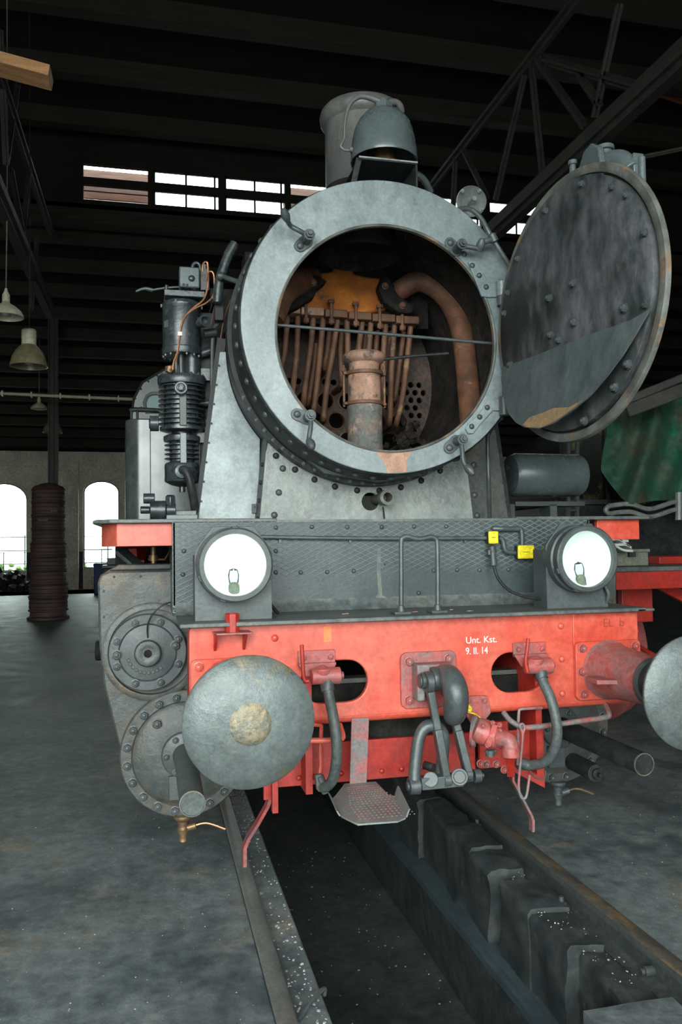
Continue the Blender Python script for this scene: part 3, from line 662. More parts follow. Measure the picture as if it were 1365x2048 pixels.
# signal-like rods behind right board
e = empty('pipe_stand', V(1137, 1040, 3.2)); 
mb = MB(); 
for px in (1137, 1155): mb.bar(V(px, 1060, 3.2), V(px, 880, 3.2), .03, .03, (0, 1, 0))
build(mb, 'stanchion', 'mid', e)
for py in (925, 970, 1020):
    mb = MB(); mb.bar(V(1137, py, 3.2), V(1155, py, 3.2), .02, .02, (0, 1, 0)); build(mb, 'rung', 'mid', e)
tag(e, 'thin dark ladder standing between the two locomotives', 'ladder')

# ================================================================== THE LOCOMOTIVE
L = empty('steam_locomotive', (0, 0, 0))
tag(L, 'black and red steam locomotive with open smokebox standing over the inspection pit', 'locomotive')
def part(name, mt, f, parent=None, bevel=0, label=None, origin=None, ang=38):
    mb = MB(); f(mb); return build(mb, name, mt, parent if parent is not None else L, bevel=bevel, label=label, origin=origin, ang=ang)

# ---- buffer beam
ZB0, ZB1, XB = .865, 1.284, 1.045
beam = plate('buffer_beam', [rrect(-XB, ZB0, XB, ZB1, .012), stadium(.43, 1.025, .132, .09), stadium(-.43, 1.028, .148, .09)], 0, .03, 'red', L, bev=.006)
part('beam_lip', 'red', lambda m: m.prism([(0, ZB0+.01)]+[(.035-.036*math.cos(t), ZB0+.016-.036*math.sin(t)) for t in [i*PI/16 for i in range(9)]]+[(.16, ZB0-.02), (.16, ZB0-.005), (.04, ZB0-.004), (.028, ZB0+.012)], (-XB, 0, 0), (0, 1, 0), (0, 0, 1), (2*XB, 0, 0)), beam)
part('top_flange', 'red', lambda m: m.box((-XB, .02, ZB1-.02), (XB, .2, ZB1)), beam)
part('end_plate', 'red2', lambda m: m.box((-XB, .03, ZB0), (-XB+.015, .2, ZB1-.02)), beam)
part('end_plate', 'red2', lambda m: m.box((XB-.015, .03, ZB0), (XB, .2, ZB1-.02)), beam)
part('overlay_plate', 'red', lambda m: m.box((.705, -.006, ZB0+.03), (XB-.002, .0, ZB1-.004)), beam, bevel=.003)
part('primer_patch', 'orangewash', lambda m: m.box((-.12, -.0012, ZB0+.03), (.10, .0, ZB0+.105)), beam)
part('primer_patch', 'orangewash', lambda m: m.box((V(648, 1260, 0).x, -.0008, 1.2), (V(663, 1260, 0).x, .0, 1.265)), beam)
bolts(beam, [V(550, 1276, 0), V(1122, 1252, 0), V(1124, 1318, 0), V(1125, 1387, 0)], YM, .016, 'red', 'rivet', 'rivet')
q = V(932, 1287, -.002); text('stencil_lettering', 'Unt. Kst.', q, .042, 'letter', beam, depth=.0006)
q = V(932, 1309, -.002); text('stencil_lettering', '9. II. 14', q, .044, 'letter', beam, depth=.0006, sx=.82)
q = V(1207, 1254, -.008); text('rust_marking', 'EL  b', q, .055, 'rustletter', beam, depth=.0004)

# inner frame seen through the slots and below the beam
for s in (-1, 1):
    part('frame_plate', 'red2', lambda m: m.box((s*.54-.015, .03, .55), (s*.54+.015, 8, 1.25)))
    part('frame_stay', 'soot', lambda m: m.box((-.52, .5+.3*s, .60), (.52, .52+.3*s, .98)), )
part('slot_bar', 'rim', lambda m: m.box((-.9, .22, .93), (.9, .30, 1.0)))
part('inner_bar', 'reddirt', lambda m: m.box((-.9, .30, .86), (.9, .34, .995)))
part('underside', 'soot', lambda m: m.box((-.53, .05, 1.2), (.53, 6, 1.25)))
# lower red stretcher with rivets
zl0, zl1 = .556, .735
stb = part('lower_stretcher', 'red2', lambda m: m.box((-.66, .14, zl0), (.27, .165, zl1)), bevel=.003)
part('lower_stretcher', 'red2', lambda m: (m.box((.275, .10, zl0+.02), (.42, .125, zl1+.05)), m.prism([(.42, .74), (.60, .74), (.60, .46), (.42, .56)], (0, .1, 0), (1, 0, 0), (0, 0, 1), (0, .02, 0))), bevel=.003)
part('lower_stretcher', 'red2', lambda m: m.box((-.72, .16, .50), (-.655, .18, .8)), bevel=.003)
bolts(stb, [V(x, y, .14) for x, y in ((598, 1556), (683, 1547), (764, 1542), (804, 1538), (845, 1534), (630, 1553))], YM, .013, 'red2', 'rivet', 'rivet')
bolts(L, [V(x, y, .1) for x, y in ((961, 1527), (974, 1528), (993, 1528), (1009, 1539), (977, 1505))], YM, .015, 'reddirt', 'bolt')
part('cross_pipe', 'soot', lambda m: (m.cyl((-.9, .6, .80), (.9, .6, .80), .05), m.box((-.9, .5, .66), (.9, .52, .74))))

# ---- footplate and chequered apron
part('footplate', 'foot', lambda m: (m.box((-1.085, -.075, 1.287), (1.045, .40, 1.305)), m.box((1.0, -.075, 1.287), (1.09, .1, 1.3))), bevel=.004)
apron = part('apron_plate', 'apron', lambda m: m.box((-1.10, .365, 1.30), (1.02, .38, 1.73)), bevel=.003)
part('apron_side', 'apron', lambda m: m.prism([(.365, 1.73), (.365, 1.35), (.33, 1.305), (1.2, 1.305), (1.2, 1.73)], (-1.102, 0, 0), (0, 1, 0), (0, 0, 1), (.012, 0, 0)), apron)
part('apron_side', 'apron', lambda m: m.prism([(.365, 1.73), (.365, 1.305), (1.2, 1.305), (1.2, 1.73)], (1.01, 0, 0), (0, 1, 0), (0, 0, 1), (.012, 0, 0)), apron)
part('apron_foot', 'foot', lambda m: m.prism([(.365, 1.36), (.355, 1.33), (.33, 1.306), (.37, 1.306)], (-1.09, 0, 0), (0, 1, 0), (0, 0, 1), (2.1, 0, 0)), apron)
rv = [(552, 1055), (624, 1054), (695, 1054), (764, 1054), (829, 1053), (893, 1053), (368, 1102), (366, 1149), (552, 1102), (552, 1145), (602, 1145), (655, 1144), (708, 1142), (868, 1141), (915, 1140), (960, 1140), (1018, 1139), (838, 1186)]
bolts(apron, [V(x, y, .363) for x, y in rv], YM, .011, 'mid', 'rivet', 'rivet')

part('limescale_streak', 'limescale', lambda m: m.prism([(p.x, p.z) for p in [V(x, y, .364) for x, y in ((755, 1096), (762, 1096), (762, 1150), (765, 1190), (790, 1205), (745, 1208), (757, 1185), (754, 1140))]], (0, .3635, 0), (1, 0, 0), (0, 0, 1), (0, .001, 0)), apron, label='tan limescale streak')
# ---- upper running boards
for s in (-1, 1):
    rb = part('running_board', 'foot', lambda m: m.prism([(s*.615, .37), (s*1.38, .37), (s*1.445, .43), (s*1.465, .56), (s*1.465, 8), (s*.615, 8)], (0, 0, 1.728), (1, 0, 0), (0, 1, 0), (0, 0, .018)), bevel=.004)
    part('valance', 'red', lambda m: m.prism([(s*1.10, .42), (s*1.35, .42), (s*1.425, .56), (s*1.425, 8), (s*1.40, 8), (s*1.40, .57), (s*1.34, .45), (s*1.10, .45)], (0, 0, 1.622), (1, 0, 0), (0, 1, 0), (0, 0, .106)), rb, bevel=.003)
part('apron_cap', 'foot', lambda m: m.box((-.62, .36, 1.726), (.62, 1.0, 1.738)))

# ---- smokebox saddle
zc = 2.737
arcb = [(.79*math.sin(t), zc-.79*math.cos(t)) for t in [R(46)-i*R(92)/28 for i in range(29)]]
panel = plate('saddle_panel', [[(-.625, 1.73), (.625, 1.73), (.585, 2.12)]+arcb+[(-.585, 2.12)], circ(.005, V(760, 1003, .95).z, .05, 20)], .95, .02, 'saddle', L, bev=.003)
PX = [-40, -31, -22.5, -14, -5, 4, 13, 22, 31, 40]
bolts(panel, [(.822*math.sin(R(a)), .95, zc-.822*math.cos(R(a))) for a in PX], YM, .0185, 'dark', 'rivet', 'rivet')
bolts(panel, [V(x, y, .95) for x, y in ((558, 985), (549, 1030), (950, 990), (955, 1031), (566, 937), (948, 930))], YM, .019, 'mid', 'rivet', 'rivet')
for s in (-1, 1):
    part('saddle_side', 'dark', lambda m: m.prism([(.955, 0), (1.18, 0), (1.18, .52), (.955, .47)], (s*.625, 0, 1.735), (0, 1, 0), (-s*.1, 0, 1), (-s*.02, 0, 0)), panel)
    bolts(panel, [(s*(.627-.1*h), y, 1.735+h) for y, h in ((1.02, .03), (1.02, .13), (1.02, .23), (1.02, .33))], (s, 0, .1), .014, 'dark', 'rivet', 'rivet')
def arcside(s):
    # wing plate: outer edge slants inward, inner part hidden behind the drum
    return [(s*.60, 1.735), (s*.945, 1.735), (s*.812, 2.72)]+[(s*.778*math.cos(t), zc-.778*math.sin(t)) for t in [R(1)+R(40)*i/16 for i in range(17)]]
for s in (-1, 1):
    wg = plate('saddle_wing', [arcside(s)], 1.16, .02, 'wing' if s < 0 else 'cyl', L, bev=.003)  # left wing has its light painted in, right one is darker
    part('wing_edge', 'dark', lambda m: m.bar((s*.945, 1.17, 1.735), (s*.80, 1.17, 2.80), .012, .05, (1, 0, 0)), wg)
    bolts(wg, [(s*(.938-.136*h), 1.15, 1.76+h) for h in [i*.11 for i in range(9)]], YM, .006, 'mid', 'rivet', 'rivet')
for px, py in ((492, 805), (536, 915), (512, 1017)):
    def lug(m, px=px, py=py):
        q = V(px, py, 1.14); m.box(q-Vector((.022, .006, .026)), q+Vector((.022, .012, .026)))
        m.rivet(q+Vector((-.008, -.006, .01)), YM, .006); m.rivet(q+Vector((.01, -.006, -.012)), YM, .006)
    part('wing_lug', 'mid', lug, bevel=.002)

# ---- smokebox
YR = .523; RO = .7626; ZO = zc; RI = .582; ZI = 2.675
box = part('smokebox_drum', 'dark', lambda m: m.lathe([(.7626, .540), (.770, .546), (.775, .56), (.775, 3.0), (.75, 3.0), (.75, .54), (.7626, .540)], (0, 0, zc), (0, 1, 0), 96), ang=30)
part('smokebox_lining', 'box_in', lambda m: m.lathe([(.742, .56), (.745, 2.0), (.748, 2.0), (.748, .56), (.742, .56)], (0, 0, zc), (0, 1, 0), 96), box)
part('boiler_barrel', 'dark', lambda m: m.lathe([(.765, 3.0), (.765, 9.0)], (0, 0, zc), (0, 1, 0), 64))
part('drum_flange', 'dark', lambda m: m.lathe([(.776, .84), (.800, .84), (.800, .94), (.776, .94), (.776, .84)], (0, 0, zc), (0, 1, 0), 96), box)
bolts(box, [(.806*math.cos(R(a)), .70, zc+.806*math.sin(R(a))) for a in range(-130, 280, 8) if not (-45 < a < 20) and not 75 < a < 105], YM, .001, 'dark', 'rivet', 'rivet') if 0 else None
for a in range(20, 310, 7):
    if 70 < a < 110: continue
    d = Vector((math.cos(R(a)), 0, math.sin(R(a)))); bolts(box, [Vector((0, .625, zc))+d*.775], d, .019, 'mid', 'rivet', 'rivet')
front = plate('smokebox_front', [circ(0, ZO, RO, 160), circ(.0, ZI, RI, 128)], YR, .022, 'ring', L, bev=.005)
part('front_edge', 'rim', lambda m: m.lathe([(RI-.001, -.003), (RI+.006, -.008), (RI+.012, -.003), (RI+.012, .02), (RI-.001, .02), (RI-.001, -.003)], (0, YR, ZI), (0, 1, 0), 128), front)
def rustrun(m):
    a = V(738, 910, YR); b = V(822, 910, YR)
    m.prism([(-.085, 0), (.115, .004), (.085, -.045), (.08, -.105), (-.02, -.112), (-.035, -.06)], (0, YR-.0006, ZI-RI-.004), (1, 0, 0), (0, 0, 1), (0, .001, 0))
part('rust_patch', 'ruststack', rustrun, front)
# small bolts around the lower drum flange
bolts(box, [Vector((.788*math.cos(R(a)), .84, zc+.788*math.sin(R(a)))) for a in range(205, 336, 5)], YM, .009, 'mid', 'flange_nut')
q = V(764, 997, .93)
part('blast_drain_pipe', 'rim', lambda m: m.lathe([(.034, .12), (.034, -.03), (.043, -.05), (.043, -.12), (.026, -.12), (.026, .0), (0, .0)], q, (0, 1, 0), 24))
part('drain_chain', 'dark', lambda m: (m.tube([q+Vector((0, -.02, -.05)), q+Vector((.004, -.03, -.12)), V(770, 1130, .36)], .004, 6)))

# door dogs on the smokebox front
def dog(c, base, handle, n=1, knob='ball'):
    e = None
    c = Vector(c); c.y = YR; base = Vector(base); base.y = YR
    def f(m):
        d = (base-c).normalized(); t = Vector((-d.z, 0, d.x)); r1, r2 = .034, .03
        out = []
        for i in range(9): a = -PI/2+PI*i/8; out.append(base+d*r2*math.cos(a)+t*r2*math.sin(a))
        for i in range(9): a = PI/2+PI*i/8; out.append(c+d*r1*math.cos(a)+t*r1*math.sin(a))
        m.prism([(p.x, p.z) for p in out], (0, YR, 0), (1, 0, 0), (0, 0, 1), (0, -.010, 0)); m.rivet(base+Vector((0, -.01, 0)), YM, .019, 14)
    e = part('door_clamp', 'mid', f, bevel=.002)
    part('clamp_stud', 'mid', lambda m: (m.cyl(c+Vector((0, -.005, 0)), c+Vector((0, -.085, 0)), .024, .021, n=20), m.cyl(c+Vector((0, -.085, 0)), c+Vector((0, -.097, 0)), .028, n=24), m.lathe([(.021, 0), (.021, .016)], c+Vector((0, -.097, 0)), YM, 6), m.cyl(c+Vector((0, -.11, 0)), c+Vector((0, -.125, 0)), .011, n=12)), e, bevel=.001)
    pts = [c+Vector((0, -.07, 0))]+[Vector(h) for h in handle]
    part('clamp_handle', 'mid', lambda m: (m.tube(pts, .0125, 10, sm=3), m.lathe([(0, -.036), (.016, -.03), (.023, -.006), (.020, .016), (.012, .032), (0, .036)], pts[-1], pts[-1]-pts[-2], 14)), e)
    return e
H = lambda px, py, dy=.09: V(px, py, YR-dy)
dog(V(620, 468, YR-.1), V(600, 493, YR), [H(600, 462), H(582, 452, .09), H(575, 440, .13), H(571, 430, .15)])
dog(V(926, 487, YR-.1), V(900, 487, YR), [H(940, 494), H(960, 497), H(962, 490, .1)])
dog(V(622, 830, YR-.1), V(594, 829, YR), [H(622, 850), H(618, 880, .1), H(622, 888, .12)])
dog(V(927, 878, YR-.1), V(898, 896, YR), [H(925, 900), H(928, 925, .1), H(940, 940, .12)])
part('clamp_pad', 'mid', lambda m: m.rivet(V(929, 508, YR), YM, .016))
# hinge straps
def strap(pts, riv, o):
    def f(m):
        m.prism([(p.x, p.z) for p in [V(x, y, YR) for x, y in pts]], (0, YR, 0), (1, 0, 0), (0, 0, 1), (0, -.014, 0))
    e = part('hinge_strap', 'ring', f, bevel=.003)
    bolts(e, [V(x, y, YR-.014) for x, y in riv], YM, .015, 'mid', 'rivet', 'rivet'); return e
HX, HY = .655, .47
e1 = strap([(935, 525), (950, 522), (966, 548), (975, 567), (1003, 568), (1003, 595), (975, 596), (962, 594)], [(945, 531), (959, 551), (973, 574)], 0)
e2 = strap([(930, 858), (935, 848), (955, 832), (975, 800), (1008, 798), (1004, 822), (984, 822), (965, 843), (945, 868), (935, 868)], [(944, 853), (960, 834), (975, 815)], 0)
hp = V(1004, 580, YR-.03); hq = V(1004, 812, YR-.03); HX, HY = hp.x, hp.y
part('hinge_knuckle', 'ring', lambda m: m.cyl((HX, HY, hp.z-.035), (HX, HY, hp.z+.045), .028, n=20), e1, bevel=.003)
part('hinge_knuckle', 'mid', lambda m: m.cyl((HX, HY, hp.z-.085), (HX, HY, hp.z-.035), .026, n=20), e1, bevel=.003)
part('hinge_knuckle', 'mid', lambda m: m.cyl((HX, HY, hq.z-.05), (HX, HY, hq.z+.05), .028, n=20), e2, bevel=.003)
part('hinge_pin', 'mid', lambda m: m.cyl((HX, HY, hq.z-.05), (HX, HY, hp.z+.055), .010, n=12))

# ---- inside of the smokebox
YT = 1.95
flue = []; big = []
for i in range(-3, 4):
    for j in range(3):
        big.append((i*.150+(.075 if j % 2 else 0)-.03, 2.33+j*.135))
small = []
dx = .062
for j in range(0, 14):
    for i in range(-12, 13):
        x = i*dx+(dx/2 if j % 2 else 0); z = 2.03+j*.054
        if x*x+(z-zc)**2 > .70**2: continue
        if any((x-a)**2+(z-b)**2 < .088**2 for a, b in big): continue
        small.append((x, z))
big = [(a, b) for a, b in big if a*a+(b-zc)**2 < .62**2]
tp = plate('tube_plate', [circ(0, zc, .745, 64)]+[circ(a, b, .055, 24) for a, b in big]+[circ(a, b, .021, 12) for a, b in small], YT, .03, 'flueplate', L)
part('tube_plate_back', 'soot', lambda m: m.box((-.77, YT+.5, 1.98), (.77, YT+.52, 3.5)), tp)
part('flue_rings', 'rusttube', lambda m: [m.lathe([(.055, .01), (.063, -.012), (.055, -.015), (.051, .01), (.055, .01)], (a, YT, b), (0, 1, 0), 24) for a, b in big], tp)
part('ash_bed', 'ash', lambda m: [m.prism([(-.5, zc-.58), (-.3, zc-.66), (0, zc-.69), (.25, zc-.60), (.42, zc-.52), (.55, zc-.50), (.3, zc-.74), (0, zc-.79), (-.3, zc-.74)], (0, .60, 0), (1, 0, 0), (0, .08, 1), (0, 1.33, .0))])
random.seed(3)
part('ash_lumps', 'box_in', lambda m: [m.cbox((.47+random.gauss(0, .05), YT-.05-random.random()*.25, 2.2+abs(random.gauss(0, .12))), (.03, .04, .03), Matrix.Rotation(random.random()*6, 3, (1, random.random(), .4))) for _ in range(60)])
# superheater header
yh = 1.52
def hd(m):
    z = lambda px, py: V(px, py, yh)
    pts = [z(*p) for p in ((575, 618), (572, 560), (600, 535), (635, 546), (668, 542), (668, 532), (706, 531), (708, 547), (735, 553), (770, 556), (775, 620), (700, 632), (640, 622))]
    m.prism([(p.x, p.z) for p in pts], (0, yh, 0), (1, 0, 0), (0, 0, 1), (0, .2, 0))
hdr = part('superheater_header', 'ochre', hd, bevel=.015)
part('header_block', 'soot', lambda m: m.box((-.62, yh+.02, 3.02), (.58, yh+.22, 3.45)), hdr)
def hf(px0, px1, mt):
    a = V(px0, 606+(px0-560)*.092, yh-.06); b = V(px1, 606+(px1-560)*.092, yh-.06)
    part('header_flange', mt, lambda m: m.box((a.x, yh-.07, a.z-.062), (b.x-.006, yh+.12, a.z-.012)), hdr, bevel=.006)
for i in range(6): hf(560+i*47.5-5, 560+(i+1)*47.5-5, 'ruststack' if i < 2 else 'rusttube')
for i, (px, py) in enumerate(((612, 606), (663, 608), (712, 613), (760, 618), (805, 622))):
    q = V(px, py, yh-.07)
    def nb_(m, q=q):
        m.cyl(q+Vector((0, 0, -.13)), q+Vector((0, 0, .03)), .011, n=10); m.lathe([(.023, 0), (.023, .022)], q+Vector((0, 0, .005)), (0, 0, 1), 6); m.lathe([(.021, 0), (.021, .03)], q+Vector((0, 0, -.125)), (0, 0, 1), 6)
    part('header_bolt', 'rusttube', nb_, hdr, bevel=.002)
# element tubes
tubes = [((575, 628), (570, 700), (562, 740)), ((596, 630), (594, 700), (586, 780), (586, 800)), ((627, 632), (622, 690), (612, 760), (608, 800)), ((647, 634), (640, 710), (632, 790), (628, 818)), ((676, 638), (668, 690), (655, 770), (648, 830)), ((694, 640), (696, 690), (694, 716)), ((725, 642), (720, 680), (716, 712)), ((742, 643), (740, 680), (736, 716)), ((772, 645), (768, 700), (766, 760), (764, 795)), ((790, 648), (786, 700), (782, 780), (780, 838)), ((822, 650), (816, 710), (806, 790), (795, 840)), ((660, 655), (656, 700), (650, 730)), ((685, 655), (682, 700), (684, 760)), ((780, 665), (774, 720), (770, 742)), ((808, 665), (802, 710), (792, 790)), ((756, 660), (752, 700), (750, 760)), ((733, 655), (730, 690), (728, 720)), ((632, 700), (626, 750), (618, 800))]
for i, t in enumerate(tubes):
    yy = yh if i < 11 else yh+.12
    pts = [V(x, y, yy+.012*k) for k, (x, y) in enumerate(t)]
    pts.insert(0, pts[0]+Vector((0, 0, .04)))
    if len(t) > 2 and i not in (5, 6, 7): pts.append(pts[-1]+Vector((.01, .10, -.03))); pts.append(pts[-1]+Vector((.0, .25, .0)))
    part('element_tube', 'rusttube', lambda m: m.tube(pts, .0195, 10, sm=5))
# steam pipes with flanges
def pipeflange(c, ax, r, mt='soot'):
    def f(m):
        m.lathe([(r*1.65, -.018), (r*1.65, .018)], c, ax, 5); u, v, a = basis(ax)
    return f
sp = [V(790, 590, 1.5), V(808, 576, 1.42), V(835, 563, 1.38), V(868, 573, 1.33), V(900, 604, 1.28), V(922, 655, 1.2), V(932, 720, 1.12), V(938, 785, 1.02), V(944, 850, .9)]
part('steam_pipe', 'rusttube', lambda m: m.tube(sp, .066, 24, sm=6))
fl = part('pipe_flange', 'soot', lambda m: m.prism([(p.x, p.z) for p in [V(x, y, 1.40) for x, y in ((768, 548), (782, 556), (800, 592), (832, 612), (826, 626), (800, 624), (770, 604), (758, 574))]], (0, 1.40, 0), (1, 0, 0), (0, 0, 1), (0, .09, 0)), bevel=.012)
bolts(fl, [V(x, y, 1.40) for x, y in ((771, 572), (806, 611))], YM, .018, 'rusttube')
part('steam_pipe', 'rusttube', lambda m: m.tube([V(622, 560, 1.5), V(604, 562, 1.42), V(586, 566, 1.3), V(560, 590, 1.2), V(540, 640, 1.15)], .085, 24, sm=6))
fl = part('pipe_flange', 'soot', lambda m: m.prism([(p.x, p.z) for p in [V(x, y, 1.36) for x, y in ((575, 612), (585, 590), (612, 570), (622, 545), (640, 552), (656, 562), (636, 574), (630, 592), (600, 612), (578, 622))]], (0, 1.36, 0), (1, 0, 0), (0, 0, 1), (0, .12, 0)), bevel=.012)
bolts(fl, [V(x, y, 1.36) for x, y in ((592, 586), (626, 565))], YM, .02, 'rusttube')
# blast pipe
by = 1.12; bc = V(727, 900, by); sc = (bc-CAM).dot(fw)/FPX
bx = lambda z: .025
def zz(py): return V(725, py, by).z
bp = part('blast_pipe', 'ruststack', lambda m: m.lathe([(.100, 1.97), (.100, zz(812)), (.096, zz(808)), (.096, zz(752)), (.086, zz(740)), (.092, zz(728)), (.116, zz(724)), (.124, zz(719)), (.124, zz(712)), (.108, zz(707)), (.085, zz(709)), (.08, zz(740)), (0, zz(740))], (bx(0)-.0, by, 0), (0, 0, 1), 36))
part('stack_base', 'stacklow', lambda m: m.lathe([(.1025, 1.97), (.1025, zz(822)), (.1035, zz(816)), (.1005, zz(812)), (.09, zz(812)), (.09, 1.97), (.1025, 1.97)], (bx(0), by, 0), (0, 0, 1), 36), bp)
for py in (748, 808):
    part('pipe_collar', 'rusttube', lambda m: (m.lathe([(.09, -.011), (.112, -.011), (.112, .009), (.09, .009), (.09, -.011)], (bx(0), by, zz(py)), (0, 0, 1), 36), m.box((bx(0)-.128, by-.02, zz(py)-.009), (bx(0)+.128, by+.02, zz(py)+.007))), bp, bevel=.002)
for s in (-1, 1):
    part('collar_rod', 'rusttube', lambda m: (m.cyl((bx(0)+s*.123, by, zz(815)), (bx(0)+s*.123, by, zz(732)), .0075, n=10), m.lathe([(.014, 0), (.014, .02)], (bx(0)+s*.123, by, zz(745)), (0, 0, 1), 6)), bp)
part('brace_rod', 'mid', lambda m: m.tube([V(553, 650, .60), V(770, 668, .60), V(984, 687, .60)], .0085, 10, sm=2))
part('blower_pipe', 'dark', lambda m: m.tube([V(762, 719, 1.08), V(830, 712, 1.05), V(898, 707, 1.0)], .0095, 10, sm=2))
part('petticoat', 'soot', lambda m: m.lathe([(.24, 0), (.245, .02), (.20, .18), (.19, .4), (.17, .4), (.18, .18), (.225, .02), (.24, 0)], (0, 1.1, 3.30), (0, 0, 1), 40))

# ---- smokebox door, swung open
al = 1.454; du = Vector((math.cos(al), -math.sin(al), 0)); dn = Vector((-math.sin(al), -math.cos(al), 0)); DC = Vector((.683, -.10, 2.688)); DR = .614
DU = Vector((0, 0, 1))
def dp(a, b, h=0): return DC+du*a+DU*b+dn*h       # a towards free edge, b up, h out of the inner face
door = part('smokebox_door', 'rim', lambda m: m.lathe([(.60, .012), (DR, .012), (DR+.004, .004), (DR+.004, -.012), (DR-.006, -.02), (.52, -.065), (.35, -.105), (.15, -.12), (0, -.123), (0, -.11), (.35, -.095), (.5, -.055), (.575, -.012), (.577, .008), (.585, .012), (.60, .012)], DC, dn, 96), origin=DC, ang=50)
part('door_liner', 'doorin', lambda m: m.lathe([(0, .034), (.3, .032), (.562, .030), (.566, .027), (.566, -.02), (.55, -.02), (.55, .02), (0, .022)], DC, dn, 96), door)
def pxd(px, py, h=0):      # point of the door plane seen at a photograph position
    d = fw+RX*((px-682.5)/FPX)-UX*((py-1024)/FPX); o = DC+dn*h; return CAM+d*((o-CAM).dot(dn)/d.dot(dn))
def studs(pts, r, h=.03):
    bolts(door, [pxd(x, y, h) for x, y in pts], dn, r*.8, 'mid', 'door_bolt')
studs([(1166, 368), (1227, 374), (1093, 422), (1292, 466), (1038, 518), (1017, 586), (1010, 627), (1294, 610), (1255, 390)], .018, .03)
studs([(1149, 567), (1101, 597), (1250, 617), (1151, 645), (1104, 670), (1121, 680), (1023, 730), (1258, 729), (1232, 775), (1171, 842)], .021, .034)
# bent lower flap
fo = [(1305, 612), (1293, 622), (1262, 640), (1200, 662), (1120, 692), (1060, 715), (1005, 735), (1003, 760), (1008, 800), (1018, 828), (1032, 845), (1050, 855), (1080, 857), (1110, 846), (1145, 822), (1180, 793), (1215, 752), (1245, 712), (1270, 672), (1288, 640)]
def flap(m):
    up_ = {0, 1, 2, 3, 4, 5, 6}; pts = [pxd(x, y, .045 if i in up_ else .115 if 8 <= i <= 16 else .07) for i, (x, y) in enumerate(fo)]
    n = len(pts); m.add(pts+[p-dn*.006 for p in pts], [tuple(range(n)), tuple(range(2*n-1, n-1, -1))]+[(i, (i+1) % n, n+(i+1) % n, n+i) for i in range(n)])
part('door_flap', 'flap', flap, door, label='smooth grey lower flap plate')
part('flap_rust_edge', 'rustedge', lambda m: (lambda a, b: m.add([pxd(x, y, .1165) for x, y in a]+[pxd(x, y, .1165) for x, y in b][::-1], [tuple(range(len(a)+len(b)))]))([(1046, 850), (1060, 834), (1085, 826), (1108, 816), (1140, 814), (1165, 800)], [(1055, 854), (1082, 855), (1108, 844), (1140, 822), (1160, 806)]), door, label='rust-brown scorched lower edge of the flap')
# latch gear on top of the door (outer side)
LS = -.17
def latch(m):
    A = lambda px, py, Y=-.12: V(px, py, Y)
    m.prism([(a-DC.y, b-DC.z) for a, b in ((-.33, 3.29), (-.30, 3.40), (-.22, 3.44), (-.10, 3.42), (-.05, 3.27))], DC+Vector((.05, 0, 0)), (0, 1, 0), (0, 0, 1), (.02, 0, 0))
# door pulls: build around the top rim
bt = part('latch_bracket', 'bell', lambda m: (m.prism([(LS+.07, 3.20), (LS+.03, 3.32), (LS-.02, 3.38), (LS-.08, 3.385), (LS-.14, 3.34), (LS-.17, 3.20)], (DC.x+.03, 0, 0), (0, 1, 0), (0, 0, 1), (.03, 0, 0)),), door, bevel=.008)
part('latch_post', 'bell', lambda m: (m.cyl((DC.x+.01, LS+.04, 3.22), (DC.x+.01, LS+.04, 3.34), .014, n=12), m.cyl((DC.x+.01, LS+.04, 3.34), (DC.x+.01, LS+.04, 3.36), .02, n=14)), door, bevel=.002)
part('latch_bolt', 'bell', lambda m: (m.tube([(DC.x+.06, LS-.05, 3.27), (DC.x+.09, LS-.10, 3.29), (DC.x+.12, LS-.17, 3.27), (DC.x+.14, LS-.22, 3.20)], .045, 20), m.cyl((DC.x+.09, LS-.10, 3.29), (DC.x+.09, LS-.10, 3.345), .030, n=18), m.cyl((DC.x+.09, LS-.10, 3.345), (DC.x+.09, LS-.10, 3.365), .040, n=20), m.box((DC.x+.13, LS-.25, 3.17), (DC.x+.18, LS-.20, 3.27)), m.cyl((DC.x+.165, LS-.255, 3.13), (DC.x+.165, LS-.255, 3.25), .016, n=12)), door, bevel=.004)
# hinge arms
part('hinge_arm', 'mid', lambda m: [m.bar((HX, HY, z), DC+Vector((.10, .2, z-DC.z)), .03, .06) for z in (hp.z-.06, hq.z+.0)], door, bevel=.004)

# ---- chimney
cy = 1.15; cq = V(727, 300, cy); CXX = .045
ch = part('chimney', 'chimney', lambda m: m.lathe([(.25, 3.42), (.232, 3.55), (.224, 3.7), (.224, 4.10), (.236, 4.11), (.252, 4.13), (.256, 4.155), (.25, 4.18), (.238, 4.195), (.225, 4.195), (.2, 4.18), (.19, 4.0), (.19, 3.5), (.25, 3.42)], (CXX, cy, 0), (0, 0, 1), 56))
# ---- bell
bl = V(768, 300, .66); bxx, byy = bl.x, .66
z_ = lambda py: V(768, py, byy).z
bell = part('warning_bell', 'bell', lambda m: m.lathe([(.178, z_(326)), (.181, z_(322)), (.178, z_(305)), (.170, z_(282)), (.157, z_(262)), (.135, z_(245)), (.105, z_(232)), (.065, z_(223)), (.03, z_(220)), (0, z_(220)), (0, z_(228)), (.09, z_(240)), (.13, z_(258)), (.155, z_(282)), (.168, z_(305)), (.172, z_(326)), (.178, z_(326))], (bxx, byy, 0), (0, 0, 1), 56))
part('bell_nut', 'bell', lambda m: (m.lathe([(.052, 0), (.052, .05)], (bxx, byy, z_(226)), (0, 0, 1), 6), m.cyl((bxx, byy, z_(210)), (bxx, byy, z_(200)), .03, n=16)), bell, bevel=.003)
part('bell_foot', 'brass', lambda m: m.lathe([(.085, z_(342)), (.075, z_(330)), (.055, z_(312)), (.05, z_(290))], (bxx, byy, 0), (0, 0, 1), 28), bell, label='brown base cup under the bell')
